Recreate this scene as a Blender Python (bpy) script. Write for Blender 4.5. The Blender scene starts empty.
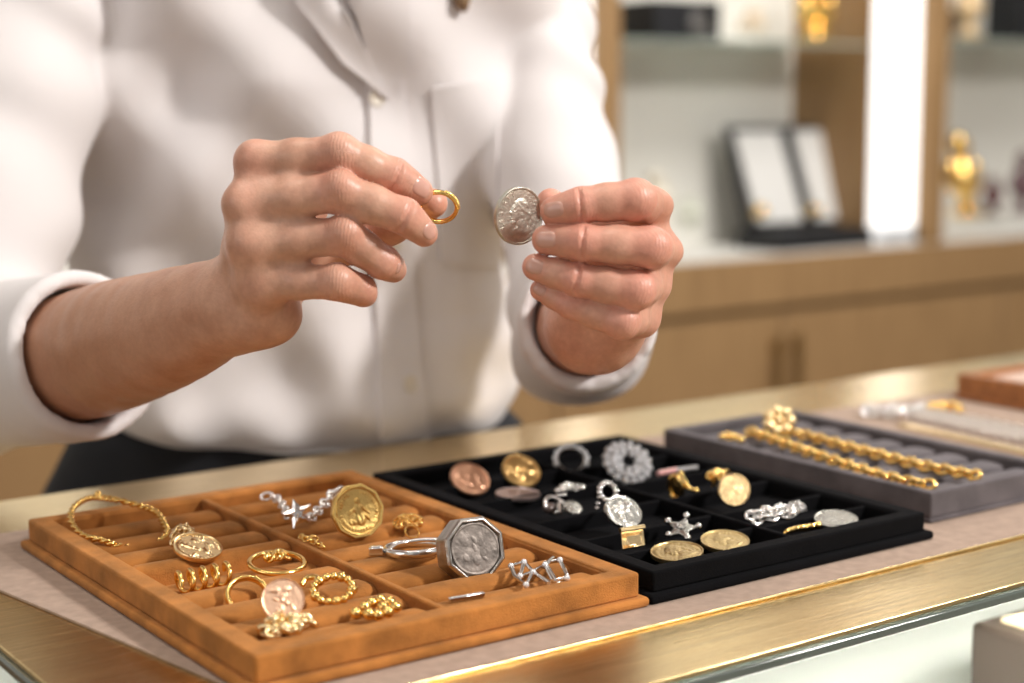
import bpy, math, random
import numpy as np
from mathutils import Vector, Matrix
from mathutils.bvhtree import BVHTree
random.seed(7)
SC = bpy.context.scene
COL = SC.collection
PI = math.pi

# ------------------------------------------------------------------ camera frame (metres; z = 0 is the counter top)
YAW, PITCH, ROLL, FPX = math.radians(54.7428), math.radians(8.2553), math.radians(-0.3274), 1610.2258
CAM = np.array([0.0, 0.0, 0.22425])
FW = np.array([math.cos(YAW)*math.cos(PITCH), math.sin(YAW)*math.cos(PITCH), -math.sin(PITCH)])
_r = np.array([math.sin(YAW), -math.cos(YAW), 0.0]); _u = np.cross(_r, FW)
RT = _r*math.cos(ROLL) + _u*math.sin(ROLL)
UP = -_r*math.sin(ROLL) + _u*math.cos(ROLL)
def ray(px, py): return FW + RT*((px-512)/FPX) - UP*((py-341.5)/FPX)
def at(px, py, d): return CAM + ray(px, py)*d
def onz(px, py, z):
    v = ray(px, py); return CAM + v*((z-CAM[2])/v[2])
def ony(px, py, y):
    v = ray(px, py); return CAM + v*(y/v[1])
def V(p): return Vector((float(p[0]), float(p[1]), float(p[2])))

# ------------------------------------------------------------------ mesh collector
def basis(n, up=(0, 0, 1)):
    n = Vector(n).normalized(); u = Vector(up)
    if abs(n.dot(u.normalized())) > .98: u = Vector((0, 1, 0))
    x = u.cross(n).normalized(); y = n.cross(x)
    return x, y, n
class MB:
    def __init__(s): s.v = []; s.f = []
    def add(s, vs, fs):
        k = len(s.v); s.v += [tuple(p) for p in vs]; s.f += [tuple(i+k for i in f) for f in fs]
    def box(s, lo, hi):
        x0, y0, z0 = lo; x1, y1, z1 = hi
        s.add([(x0,y0,z0),(x1,y0,z0),(x1,y1,z0),(x0,y1,z0),(x0,y0,z1),(x1,y0,z1),(x1,y1,z1),(x0,y1,z1)],
              [(3,2,1,0),(4,5,6,7),(0,1,5,4),(1,2,6,5),(2,3,7,6),(3,0,4,7)])
    def prism(s, poly, z0, z1, M=None):
        n = len(poly); vs = [Vector((p[0], p[1], z0)) for p in poly]+[Vector((p[0], p[1], z1)) for p in poly]
        if M: vs = [M @ p for p in vs]
        s.add(vs, [tuple(range(n-1, -1, -1)), tuple(range(n, 2*n))]+[(i, (i+1) % n, n+(i+1) % n, n+i) for i in range(n)])
    def lathe(s, prof, M=None, seg=48, rx=1, ry=1, poly=False):
        # prof: (radius, z) list, closed at the axis on both ends
        vs = []; fs = []; m = len(prof)
        for k in range(seg):
            a = 2*PI*k/seg
            for (r, z) in prof: vs.append(Vector((r*math.cos(a)*rx, r*math.sin(a)*ry, z)))
        for k in range(seg):
            k2 = (k+1) % seg
            for i in range(m-1): fs.append((k*m+i, k2*m+i, k2*m+i+1, k*m+i+1))
        if prof[0][0] > 1e-9: fs.append(tuple(k*m for k in range(seg-1, -1, -1)))
        if prof[-1][0] > 1e-9: fs.append(tuple(k*m+m-1 for k in range(seg)))
        if M: vs = [M @ p for p in vs]
        s.add(vs, fs)
    def ball(s, c, r, n=10, sq=(1, 1, 1)):
        prof = [(r*math.sin(PI*i/n)+1e-7, -r*math.cos(PI*i/n)) for i in range(n+1)]
        M = Matrix.Translation(V(c)) @ Matrix.Diagonal((*sq, 1))
        s.lathe(prof, M, seg=max(8, int(n*1.4)))
    def ring(s, c, n, R, r, seg=40, sec=12, rx=1, ry=1, flat=1.0, up=(0, 0, 1), a0=0, a1=2*PI):
        x, y, z = basis(n, up); c = V(c); closed = abs(a1-a0-2*PI) < 1e-6
        vs = []; fs = []; N = seg if closed else seg+1
        for k in range(N):
            a = a0+(a1-a0)*k/seg
            ctr = c + x*(R*rx*math.cos(a)) + y*(R*ry*math.sin(a)); rd = (x*(math.cos(a)/rx)+y*(math.sin(a)/ry)).normalized()
            for j in range(sec):
                b = 2*PI*j/sec; vs.append(ctr + rd*(r*math.cos(b)) + z*(r*flat*math.sin(b)))
        for k in range(seg):
            k2 = (k+1) % N
            for j in range(sec):
                j2 = (j+1) % sec; fs.append((k*sec+j, k2*sec+j, k2*sec+j2, k*sec+j2))
        if not closed:
            fs.append(tuple(range(sec-1, -1, -1))); fs.append(tuple((N-1)*sec+j for j in range(sec)))
        s.add(vs, fs)
    def tube(s, pts, r, sec=10, closed=False):
        pts = [V(p) for p in pts]; n = len(pts); rr = r if isinstance(r, (list, tuple)) else [r]*n
        vs = []; fs = []; up = None
        for i, p in enumerate(pts):
            a = pts[(i-1) % n] if (closed or i > 0) else p; b = pts[(i+1) % n] if (closed or i < n-1) else p
            t = (b-a).normalized()
            if up is None: up = Vector((0, 0, 1)) if abs(t.z) < .9 else Vector((1, 0, 0))
            x = up.cross(t).normalized(); y = t.cross(x); up = y
            for j in range(sec):
                c = 2*PI*j/sec; vs.append(p + x*(rr[i]*math.cos(c)) + y*(rr[i]*math.sin(c)))
        for i in range(n if closed else n-1):
            i2 = (i+1) % n
            for j in range(sec):
                j2 = (j+1) % sec; fs.append((i*sec+j, i*sec+j2, i2*sec+j2, i2*sec+j))
        if not closed:
            fs.append(tuple(range(sec-1, -1, -1))); fs.append(tuple((n-1)*sec+j for j in range(sec)))
        s.add(vs, fs)
    def chain(s, pts, L, r, wide=.62, sec=7, seg=14):
        """round-wire links laid one after another along a path, every other link turned on edge"""
        pts = resample(pts, L*.76)
        for i in range(len(pts)-1):
            a, b = V(pts[i]), V(pts[i+1]); t = (b-a).normalized(); c = (a+b)/2
            side = Vector((0, 0, 1)).cross(t).normalized()
            nrm = (side*math.cos(.75 if i % 2 else -.75)+Vector((0, 0, 1))*math.sin(.75 if i % 2 else -.75))
            x = t; z = (nrm - t*nrm.dot(t)).normalized(); y = z.cross(x)
            vs = []; fs = []
            for k in range(seg):
                q = 2*PI*k/seg; ctr = c+x*(L/2*math.cos(q))+y*(L/2*wide*math.sin(q)); rd = (x*math.cos(q)+y*math.sin(q)).normalized()
                for j in range(sec):
                    w = 2*PI*j/sec; vs.append(ctr+rd*(r*math.cos(w))+z*(r*math.sin(w)))
            for k in range(seg):
                for j in range(sec):
                    fs.append((k*sec+j, ((k+1) % seg)*sec+j, ((k+1) % seg)*sec+(j+1) % sec, k*sec+(j+1) % sec))
            s.add(vs, fs)
    def build(s, name, mat, parent=None, smooth=30, bevel=0, seg=2):
        me = bpy.data.meshes.new(name); me.from_pydata(s.v, [], s.f); me.update()
        return link(name, me, mat, parent, smooth, bevel, seg)
def link(name, me, mat, parent=None, smooth=30, bevel=0, seg=2):
    if mat: me.materials.append(mat)
    if smooth:
        me.polygons.foreach_set('use_smooth', [True]*len(me.polygons))
        if smooth < 180: me.set_sharp_from_angle(angle=math.radians(smooth))
    o = bpy.data.objects.new(name, me); COL.objects.link(o)
    if bevel:
        b = o.modifiers.new('bevel', 'BEVEL'); b.width = bevel; b.segments = seg; b.limit_method = 'ANGLE'; b.angle_limit = math.radians(40)
    if parent is not None:
        o.parent = parent; o.matrix_parent_inverse = Matrix.Translation(parent.location).inverted()
    return o
def resample(pts, step):
    P = [np.array(p, float) for p in pts]; out = [P[0]]; acc = 0
    for a, b in zip(P[:-1], P[1:]):
        L = np.linalg.norm(b-a); 
        if L < 1e-9: continue
        t = step-acc
        while t <= L: out.append(a+(b-a)*t/L); t += step
        acc = L-(t-step)
    return out
def curve(pts, n=8, closed=False):
    """Catmull-Rom through the points"""
    P = [np.array(p, float) for p in pts]; m = len(P); out = []
    for i in range(m if closed else m-1):
        if closed: p0, p1, p2, p3 = P[i-1], P[i], P[(i+1) % m], P[(i+2) % m]
        else: p0, p1, p2, p3 = P[max(i-1, 0)], P[i], P[i+1], P[min(i+2, m-1)]
        for k in range(n):
            t = k/n; out.append(.5*((2*p1)+(p2-p0)*t+(2*p0-5*p1+4*p2-p3)*t*t+(3*p1-p0-3*p2+p3)*t**3))
    if not closed: out.append(P[-1])
    return out
def tag(o, label, cat, group=None):
    o['label'] = label; o['category'] = cat
    if group: o['group'] = group
    return o
def empty(name, loc, label, cat, group=None):
    o = bpy.data.objects.new(name, None); COL.objects.link(o); o.location = V(loc); o.empty_display_size = .02
    return tag(o, label, cat, group)
def struct(o): o['kind'] = 'structure'; return o
def frame_M(c, n, up=(0, 0, 1)):
    x, y, z = basis(n, up); M = Matrix((x, y, z)).transposed().to_4x4(); M.translation = V(c); return M

# ------------------------------------------------------------------ materials
def mat(name, color=(.8, .8, .8), rough=.5, metal=0, bump=0, bscale=200, vary=0, vscale=30, sheen=0, coat=0, trans=0, emis=None, estr=0, aniso=0,
        sss=0, stretch=(1, 1, 1), rvary=0, ior=1.5, c2=None, stint=None):
    m = bpy.data.materials.new(name); m.use_nodes = True; nt = m.node_tree; N = nt.nodes; b = N['Principled BSDF']
    b.inputs['Base Color'].default_value = (*color, 1); b.inputs['Roughness'].default_value = rough; b.inputs['Metallic'].default_value = metal
    b.inputs['IOR'].default_value = ior
    if sheen:
        b.inputs['Specular IOR Level'].default_value = .12
        b.inputs['Sheen Weight'].default_value = sheen; b.inputs['Sheen Roughness'].default_value = .45
        if stint: b.inputs['Sheen Tint'].default_value = (*stint, 1)
    if coat: b.inputs['Coat Weight'].default_value = coat; b.inputs['Coat Roughness'].default_value = .1
    if trans: b.inputs['Transmission Weight'].default_value = trans
    if aniso: b.inputs['Anisotropic'].default_value = aniso
    if sss:
        b.inputs['Subsurface Weight'].default_value = sss; b.inputs['Subsurface Radius'].default_value = (1, .35, .2); b.inputs['Subsurface Scale'].default_value = .004
    if emis: b.inputs['Emission Color'].default_value = (*emis, 1); b.inputs['Emission Strength'].default_value = estr
    if bump or vary or rvary or c2:
        tc = N.new('ShaderNodeTexCoord'); mp = N.new('ShaderNodeMapping'); mp.inputs['Scale'].default_value = stretch
        nt.links.new(tc.outputs['Object'], mp.inputs['Vector'])
    if bump:
        t = N.new('ShaderNodeTexNoise'); t.inputs['Scale'].default_value = bscale; t.inputs['Detail'].default_value = 4
        bp = N.new('ShaderNodeBump'); bp.inputs['Strength'].default_value = bump; bp.inputs['Distance'].default_value = .001
        nt.links.new(mp.outputs[0], t.inputs['Vector']); nt.links.new(t.outputs['Fac'], bp.inputs['Height']); nt.links.new(bp.outputs[0], b.inputs['Normal'])
    if vary or c2:
        t = N.new('ShaderNodeTexNoise'); t.inputs['Scale'].default_value = vscale; t.inputs['Detail'].default_value = 5
        rp = N.new('ShaderNodeValToRGB'); rp.color_ramp.elements[0].position = .32; rp.color_ramp.elements[1].position = .68
        lo = c2 if c2 else tuple(c*(1-vary) for c in color)
        rp.color_ramp.elements[0].color = (*lo, 1); rp.color_ramp.elements[1].color = (*[min(1, c*(1+vary*.5)) for c in color], 1)
        nt.links.new(mp.outputs[0], t.inputs['Vector']); nt.links.new(t.outputs['Fac'], rp.inputs['Fac']); nt.links.new(rp.outputs[0], b.inputs['Base Color'])
    if rvary:
        t = N.new('ShaderNodeTexNoise'); t.inputs['Scale'].default_value = vscale*2
        mr = N.new('ShaderNodeMapRange'); mr.inputs[3].default_value = max(.02, rough-rvary); mr.inputs[4].default_value = rough+rvary
        nt.links.new(mp.outputs[0], t.inputs['Vector']); nt.links.new(t.outputs['Fac'], mr.inputs[0]); nt.links.new(mr.outputs[0], b.inputs['Roughness'])
    return m
def glass_mat(name, tint=(.95, .98, .96), gloss=.08):
    m = bpy.data.materials.new(name); m.use_nodes = True; nt = m.node_tree; N = nt.nodes; N.clear()
    o = N.new('ShaderNodeOutputMaterial'); mx = N.new('ShaderNodeMixShader'); t = N.new('ShaderNodeBsdfTransparent'); g = N.new('ShaderNodeBsdfGlossy')
    t.inputs['Color'].default_value = (*tint, 1); g.inputs['Roughness'].default_value = .02
    mx.inputs[0].default_value = gloss; nt.links.new(t.outputs[0], mx.inputs[1]); nt.links.new(g.outputs[0], mx.inputs[2]); nt.links.new(mx.outputs[0], o.inputs[0])
    return m
M = dict(
    tan=mat('tan_velvet', (.45, .178, .044), .85, sheen=.22, stint=(1, .72, .42), bump=.6, bscale=1400, vary=.38, vscale=60),
    black=mat('black_velvet', (.0028, .0028, .0036), .95, sheen=.012, stint=(.6, .6, .7), bump=.5, bscale=1400, vary=.3, vscale=60),
    grey=mat('grey_velvet', (.12, .105, .11), .9, sheen=.3, stint=(.9, .88, .95), bump=.5, bscale=1400, vary=.3, vscale=50),
    mat=mat('taupe_felt', (.40, .29, .225), .9, sheen=.15, bump=.35, bscale=1800, vary=.14, vscale=160),
    brass=mat('brushed_brass', (.78, .60, .31), .24, 1, bump=.10, bscale=120, vary=.22, vscale=40, stretch=(.35, 14, 14), rvary=.08),
    gold=mat('polished_gold', (.98, .66, .22), .17, 1, bump=.1, bscale=900),
    goldp=mat('pale_gold', (.93, .72, .40), .24, 1, bump=.12, bscale=900),
    goldc=mat('struck_gold', (.80, .55, .19), .38, 1, bump=.5, bscale=420),
    goldd=mat('dull_gold', (.66, .50, .24), .34, 1, bump=.45, bscale=500),
    copper=mat('rose_copper', (.82, .47, .31), .30, 1, bump=.4, bscale=450),
    silver=mat('polished_silver', (.86, .85, .83), .17, 1, bump=.1, bscale=900),
    silverc=mat('struck_silver', (.55, .54, .50), .24, 1, bump=.35, bscale=600),
    silverd=mat('aged_silver', (.52, .50, .47), .34, 1, bump=.4, bscale=300, vary=.25, vscale=180),
    goldm=mat('medal_gold', (.82, .60, .32), .25, 1, bump=.3, bscale=600),
    nickel=mat('worn_nickel', (.64, .635, .55), .42, 1, bump=.25, bscale=900, vary=.2, vscale=400),
    crystal=mat('crystal', (.95, .95, .97), .09, .6, trans=.1, ior=2.2),
    pinkm=mat('pinkish_silver', (.78, .64, .62), .32, 1, bump=.2, bscale=400),
    darkg=mat('dark_gem', (.10, .07, .06), .15, 0, coat=.8),
)
# ------------------------------------------------------------------ the setting and the display counter
wood = mat('light_oak', (.35, .215, .098), .5, bump=.15, bscale=60, c2=(.27, .16, .07), vscale=14, stretch=(6, 6, .5))
woodd = mat('honey_oak', (.33, .20, .085), .5, bump=.15, bscale=60, c2=(.26, .145, .06), vscale=14, stretch=(6, 6, .5))
white = mat('white_laminate', (.80, .79, .76), .5, bump=.05, bscale=300)
FLOOR = -.95
m = MB(); m.box((-2.5, -2.5, FLOOR-.05), (6.5, 3.6, FLOOR)); struct(m.build('floor', mat('stone_floor', (.45, .38, .30), .35, vary=.2, vscale=3)))
m = MB(); m.box((-2.5, 3.5, FLOOR), (6.5, 3.6, 2.0)); struct(m.build('wall_back', mat('warm_plaster', (.62, .52, .40), .8, vary=.06, vscale=5)))

m = MB(); m.box((6.5, -2.5, FLOOR), (6.6, 3.6, 2.0)); struct(m.build('wall_right', mat('warm_wall', (.60, .52, .42), .8, vary=.06, vscale=5)))
m = MB(); m.box((-2.6, -2.5, FLOOR), (-2.5, 3.6, 2.0)); struct(m.build('wall_left', mat('pale_wall', (.66, .60, .52), .8, vary=.06, vscale=5)))
CX0, CX1, CY0, CY1 = .2007, 2.4, .465, .918
ctr = empty('display_counter', ((CX0+CX1)/2, (CY0+CY1)/2, FLOOR), 'long glass-fronted display counter with brushed brass top carrying the trays', 'counter')
glass = glass_mat('clear_glass'); gedge = mat('glass_edge', (.13, .155, .135), .08, 0, trans=.3, coat=.6, ior=1.45)
m = MB(); m.box((CX0+.001, CY0+.001, -.0030), (CX1, CY1, -.0004)); m.build('brass_top', M['brass'], ctr, bevel=.0005)
m = MB(); m.box((CX0-.0015, CY0-.0015, -.0078), (CX1, CY1, -.0032)); m.build('glass_edge', gedge, ctr, bevel=.0012)
m = MB(); m.box((CX0+.004, CY0+.004, -.60), (CX1-.01, CY0+.010, -.0105)); m.build('front_pane', glass, ctr)
m = MB(); m.box((CX0+.004, CY0+.012, -.60), (CX0+.010, CY1-.03, -.0105)); m.build('side_pane', glass, ctr)
m = MB(); m.box((CX0+.012, CY1-.024, -.60), (CX1-.01, CY1-.004, -.0105)); m.build('back_panel', white, ctr)
m = MB(); m.box((CX0+.012, CY0+.012, -.62), (CX1-.01, CY1-.026, -.120)); m.build('display_deck', white, ctr, bevel=.002)
m = MB(); m.box((CX0, CY0, FLOOR), (CX1, CY1, -.625)); m.build('plinth', woodd, ctr, bevel=.004)
m = MB(); m.box((CX0+.03, CY0+.03, -.022), (CX1-.03, CY0+.055, -.0115)); m.build('light_strip', mat('case_light', (1, 1, 1), .5, emis=(1, .96, .90), estr=40), ctr)
# taupe felt mat
mp = [(.208, .8425), (.265, .519), (1.9, .513), (1.9, .80)]
m = MB(); m.prism(mp, -.0004, .0010)
fm = m.build('felt_mat', M['mat'], None, bevel=.0004); m = MB(); m.tube([(.2655, .5185, .0004), (1.9, .5125, .0004)], .0008, 8); e_ = m.build('edge_piping', M['brass'], fm, 60); e_['label'] = 'brass edge piping'
tag(fm, 'taupe felt counter mat lying under all the jewellery trays', 'mat')
# display box inside the case
b0 = onz(971, 622, -.068)
bx = empty('display_box', (b0[0]+.08, b0[1]-.06, -.120), 'brown display box with a glowing cream top inside the glass counter', 'box')
m = MB(); m.box((b0[0], CY0+.022, -.1195), (b0[0]+.20, b0[1], -.068)); m.build('case', mat('brown_leather', (.048, .030, .022), .6, bump=.2, bscale=400), bx, bevel=.003)
m = MB(); m.box((b0[0]+.013, CY0+.034, -.0685), (b0[0]+.188, b0[1]-.010, -.0655)); m.build('cream_pad', mat('cream_satin', (.85, .68, .45), .5), bx, bevel=.0008)
# ------------------------------------------------------------------ the trays
def rect_ring(m, x0, x1, y0, y1, t, z0, z1):
    o = [(x0, y0), (x1, y0), (x1, y1), (x0, y1)]; i = [(x0+t, y0+t), (x1-t, y0+t), (x1-t, y1-t), (x0+t, y1-t)]
    vs = [(*p, z0) for p in o]+[(*p, z0) for p in i]+[(*p, z1) for p in o]+[(*p, z1) for p in i]; fs = []
    for k in range(4):
        j = (k+1) % 4
        fs += [(k, j, 8+j, 8+k), (4+j, 4+k, 12+k, 12+j), (8+k, 8+j, 12+j, 12+k), (j, k, 4+k, 4+j)]
    m.add(vs, fs)
def roll(x0, x1, y, w, z0, z1, rnd=.45):
    """a bar with a rounded top along x"""
    m = MB(); n = 9; h = z1-z0; prof = [(-w/2, 0)]
    for k in range(n+1):
        a = PI - PI*k/n; prof.append((w/2*math.cos(a), h*(1-rnd)+h*rnd*math.sin(a)**.8))
    prof.append((w/2, 0)); e = .003
    N = len(prof); vs = []
    for (x, s) in ((x0, .86), (x0+e, 1), (x1-e, 1), (x1, .86)):
        vs += [(x, y+p[0]*s, z0+p[1]*s) for p in prof]
    fs = []
    for q in range(3):
        for k in range(N):
            j = (k+1) % N; fs.append((q*N+k, (q+1)*N+k, (q+1)*N+j, q*N+j))
    fs += [tuple(range(N)), tuple(range(4*N-1, 3*N-1, -1))]
    m.add(vs, fs); return m
def tray(name, label, x0, x1, y0, y1, z, t, mt, lip=.0036, lz=.0055):
    r = empty(name, ((x0+x1)/2, (y0+y1)/2, .001), label, 'jewellery tray')
    m = MB(); m.box((x0-lip, y0-lip, .001), (x1+lip, y1+lip, lz)); m.build('base', mt, r, bevel=.0018, seg=3)
    m = MB(); rect_ring(m, x0, x1, y0, y1, t, lz-.0002, z); o = m.build('frame', mt, r, bevel=.0014, seg=3)
    m = MB(); rect_ring(m, x0+t*.55, x1-t*.55, y0+t*.55, y1-t*.55, t*.5, lz, z-.0012); m.build('inner_lining', mt, r, bevel=.0009)
    return r
# tan tray
T = (.2614, .4524, .5413, .8018, .0168)
tan = tray('velvet_tray', 'tan velvet tray with rows of padded ring rolls nearest the left end', *T, .0105, M['tan'])
TZ = .0055
m = MB(); m.box((.3525, .5515, TZ), (.3565, .7915, .0160)); m.build('divider', M['tan'], tan, bevel=.0012)
for (a, b) in ((.2722, .3522), (.3568, .4418)):
    for y, z1, w in ((.770, .0140, .0192), (.743, .0140, .0192), (.7165, .0140, .0192), (.6905, .0156, .0120), (.664, .0098, .0192), (.638, .0142, .0192), (.612, .0142, .0192), (.586, .0142, .0192), (.5625, .0135, .0170)):
        if a > .3 and abs(y-.6905) < .001: w = .0192; z1 = .0138
        if a > .3 and abs(y-.664) < .001: z1 = .0130
        roll(a, b, y, w, TZ-.0003, z1).build('ring_roll', M['tan'], tan, smooth=60)
# black tray
B = (.4605, .6453, .5416, .7930, .0153)
blk = tray('velvet_tray', 'black velvet tray divided into small square cells between the tan and grey trays', *B, .0095, M['black'])
BZ = .0045
m = MB(); m.box((.5568, .551, BZ), (.5602, .7838, .0142)); m.build('divider', M['black'], blk, bevel=.0008)
for (a, b, ys) in ((.4695, .5567, (.742, .702, .650, .609, .578)), (.5603, .6362, (.735, .688, .648, .607, .575))):
    for y in ys:
        m = MB(); m.box((a, y-.0013, BZ), (b, y+.0013, .0134)); m.build('cell_wall', M['black'], blk, bevel=.0007)
# grey tray
G = (.6709, .7850, .5597, .7798, .0182)
gry = tray('velvet_tray', 'charcoal grey velvet tray holding gold chains right of the black one', *G, .0062, M['grey'], lip=.0004, lz=.004)
for k in range(8):
    y = .757-.0256*k
    roll(.6772, .7785, y, .019, .0038, .0138, .22).build('ring_roll', M['grey'], gry, smooth=60)
# wooden tray at the far right
W0 = (.985, .727)
wt = empty('wooden_tray', (1.10, .765, .001), 'reddish brown wooden tray with a pale lined inside at the far right', 'jewellery tray')
redw = mat('cherry_wood', (.36, .135, .04), .4, bump=.1, bscale=60, vary=.3, vscale=20, stretch=(.6, 8, 8))
m = MB(); rect_ring(m, .985, 1.26, .705, .800, .010, .0035, .020); m.build('frame', redw, wt, bevel=.001)
m = MB(); m.box((.982, .702, .001), (1.263, .803, .004)); m.build('base', redw, wt, bevel=.001)
m = MB(); m.box((.9952, .7152, .004), (1.2498, .7898, .0165)); m.build('lining', mat('pink_felt', (.62, .46, .38), .9, sheen=.2), wt, bevel=.001)
# ------------------------------------------------------------------ jewellery
def P(px, py, z): return onz(px, py, z)
def Ps(l, z=None): return [onz(p[0], p[1], p[2] if len(p) > 2 else z) for p in l]
def nimg(c, ca, ang):
    """unit normal leaning from the line of sight: ca = cosine of the lean, ang = way it leans (0 right, 90 up)"""
    t = CAM-np.array(c); t /= np.linalg.norm(t); a = math.radians(ang); s = math.sqrt(1-ca*ca)
    u = UP-t*(UP@t); u /= np.linalg.norm(u); r = np.cross(u, t)
    return t*ca+(r*math.cos(a)+u*math.sin(a))*s
def rel_bust(x, y):
    """height of a plain profile bust facing left, in units of the coin radius"""
    def e(cx, cy, rx, ry, h, a=0):
        c, s = math.cos(a), math.sin(a); dx = (x-cx)*c+(y-cy)*s; dy = -(x-cx)*s+(y-cy)*c
        q = 1-(dx/rx)**2-(dy/ry)**2; return h*np.sqrt(np.clip(q, 0, None))
    h = e(.06, .22, .34, .40, 1); h = np.maximum(h, e(-.14, .12, .24, .34, .85)); h = np.maximum(h, e(-.36, .12, .10, .06, .7, -.5))
    h = np.maximum(h, e(-.30, -.08, .09, .05, .6)); h = np.maximum(h, e(-.24, -.20, .12, .09, .6)); h = np.maximum(h, e(.10, -.24, .24, .36, .8))
    h = np.maximum(h, e(.06, -.52, .46, .20, .7, .15)); h = np.maximum(h, e(.36, .02, .15, .24, .8)); h = np.maximum(h, e(.42, -.26, .08, .16, .6))
    h = h+.10*np.sin(26*(x*.6+y))*((x > .0) & (y > -.05) & (h > .1)) - .22*e(-.23, .22, .06, .035, 1)
    return h
def rel_figure(x, y):
    def e(cx, cy, rx, ry, h, a=0):
        c, s = math.cos(a), math.sin(a); dx = (x-cx)*c+(y-cy)*s; dy = -(x-cx)*s+(y-cy)*c
        return h*np.sqrt(np.clip(1-(dx/rx)**2-(dy/ry)**2, 0, None))
    h = e(-.02, .42, .11, .13, 1); h = np.maximum(h, e(0, .08, .17, .30, .9)); h = np.maximum(h, e(.06, -.32, .24, .30, .8)); h = np.maximum(h, e(.26, .06, .34, .07, .7, -.75))
    h = np.maximum(h, e(-.26, .02, .26, .07, .7, .6)); h = np.maximum(h, e(.34, -.30, .20, .05, .9, -.8)); h = np.maximum(h, e(-.30, -.45, .18, .12, .6))
    return h+.12*np.sin(30*x+9*y)*(h > .3)
def rel_scatter(seed):
    rr = random.Random(seed); L = [(rr.uniform(-.5, .5), rr.uniform(-.5, .5), rr.uniform(.08, .24), rr.uniform(.06, .2), rr.uniform(0, 3)) for _ in range(13)]
    def f(x, y):
        h = 0*x
        for cx, cy, rx, ry, a in L:
            c, s = math.cos(a), math.sin(a); dx = (x-cx)*c+(y-cy)*s; dy = -(x-cx)*s+(y-cy)*c
            h = np.maximum(h, np.sqrt(np.clip(1-(dx/rx)**2-(dy/ry)**2, 0, None)))
        return h
    return f
def coin_mb(c, n, R, th, relief, depth=.035, up=(0, 0, 1), rx=1, ry=1, res=(96, 30), marks=34, back=True):
    """struck disc: raised rim, ring of small struck marks, relief in the middle; reeded edge"""
    m = MB(); Mx = frame_M(c, n, up); seg, nr = res; rim = .055
    rs = [0]+list(np.linspace(.04, 1-rim*1.9, nr))+[1-rim*1.5, 1-rim*1.1, 1-rim*.35, 1.0]
    vs = []; fs = []
    A = np.arange(seg)*2*PI/seg; rs_ = np.array(rs); X = np.outer(rs_, np.cos(A)); Y = np.outer(rs_, np.sin(A))
    H = depth*relief(X, Y)
    if marks:
        Th = np.arctan2(Y, X); Rr = np.hypot(X, Y); H = H+depth*.55*np.exp(-((Rr-.80)/.065)**2)*np.clip(np.sin(Th*marks)+.25*np.sin(Th*marks*2.7), 0, 1)*(np.sin(Th*2.5+.6) > -.75)
    H[-4:, :] = 0; H[-3, :] = depth*.7; H[-2, :] = depth*.9; H[-1, :] = depth*.5
    for i in range(len(rs)):
        for k in range(seg): vs.append(Mx @ Vector((X[i, k]*R*rx, Y[i, k]*R*ry, th/2+H[i, k]*R)))
    nI = len(rs)
    for i in range(nI-1):
        for k in range(seg):
            k2 = (k+1) % seg; fs.append((i*seg+k, (i+1)*seg+k, (i+1)*seg+k2, i*seg+k2))
    base = len(vs)
    for (q, z) in ((1.0, -th/2), (.93, -th/2-depth*.8*R), (.88, -th/2), (0.0, -th/2)):
        for k in range(seg): vs.append(Mx @ Vector((math.cos(A[k])*R*rx*q, math.sin(A[k])*R*ry*q, z)))
    rows = [(nI-1)*seg]+[base+j*seg for j in range(4)]
    for a, b in zip(rows[:-1], rows[1:]):
        for k in range(seg):
            k2 = (k+1) % seg; fs.append((a+k, b+k, b+k2, a+k2))
    m.add(vs, fs); return m
def coin(label, c, n, R, th, mt, relief, group=None, cat='coin', name='coin', **kw):
    o = coin_mb(c, n, R, th, relief, **kw).build(name, mt, None, smooth=35); return tag(o, label, cat, group)
def px2m(px, c): return px*float((np.array(c)-CAM) @ FW)/FPX
def star_poly(R, r, n=5, a0=PI/2): return [((R if k % 2 == 0 else r)*math.cos(a0+PI*k/n), (R if k % 2 == 0 else r)*math.sin(a0+PI*k/n)) for k in range(2*n)]
def jewel(name, pts_center, label, cat, group=None): return empty(name, pts_center, label, cat, group)
def blob_chain(m, pts, r, jit=.25):
    for p in pts: m.ball(np.array(p)+np.array([random.uniform(-r, r)*jit for _ in range(3)]), r*random.uniform(.8, 1.15), 8)
def heap(m, c, rx, ry, rz, n, L, r, seed=1):
    """a little tangled heap of round links"""
    rr = random.Random(seed)
    for k in range(n):
        a = rr.uniform(0, 2*PI); q = math.sqrt(rr.uniform(0, 1)); x = c[0]+rx*q*math.cos(a); y = c[1]+ry*q*math.sin(a); z = c[2]+rz*(1-q*q)*rr.uniform(.2, 1)
        nn = Vector((rr.uniform(-1, 1), rr.uniform(-1, 1), rr.uniform(-.6, 1))).normalized(); m.ring((x, y, z), nn, L/2, r, 14, 7, 1, rr.uniform(.65, .95))

# ---------- tan tray
c = P(110, 516, .019)
r = jewel('rope_bracelet', c, 'twisted gold rope bracelet with a knob, in the rear left corner of the tan tray', 'bracelet')
path = curve(Ps([(104, 541, .0160), (82, 535, .0162), (71, 521, .0185), (73, 508, .0215), (85, 499.5, .0240), (98, 497.5, .0250), (115, 499.5, .0245), (140, 506, .0225), (155, 512, .0198), (163, 522, .0175), (166, 534, .0145), (150, 546, .0105), (124, 547, .0120)]), 14, True)
m = MB(); n_ = len(path)
for ph in (0, PI):
    tp = []
    for i, p in enumerate(path):
        t = path[(i+1) % n_]-path[i-1]; t /= np.linalg.norm(t); s_ = np.cross(t, [0, 0, 1.]); s_ /= np.linalg.norm(s_); b_ = np.cross(s_, t)
        a = ph+2*PI*i/9.1; tp.append(p+(s_*math.cos(a)+b_*math.sin(a))*.00085)
    m.tube(tp, .00095, 8, True)
m.build('rope', M['gold'], r, 60)
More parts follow.
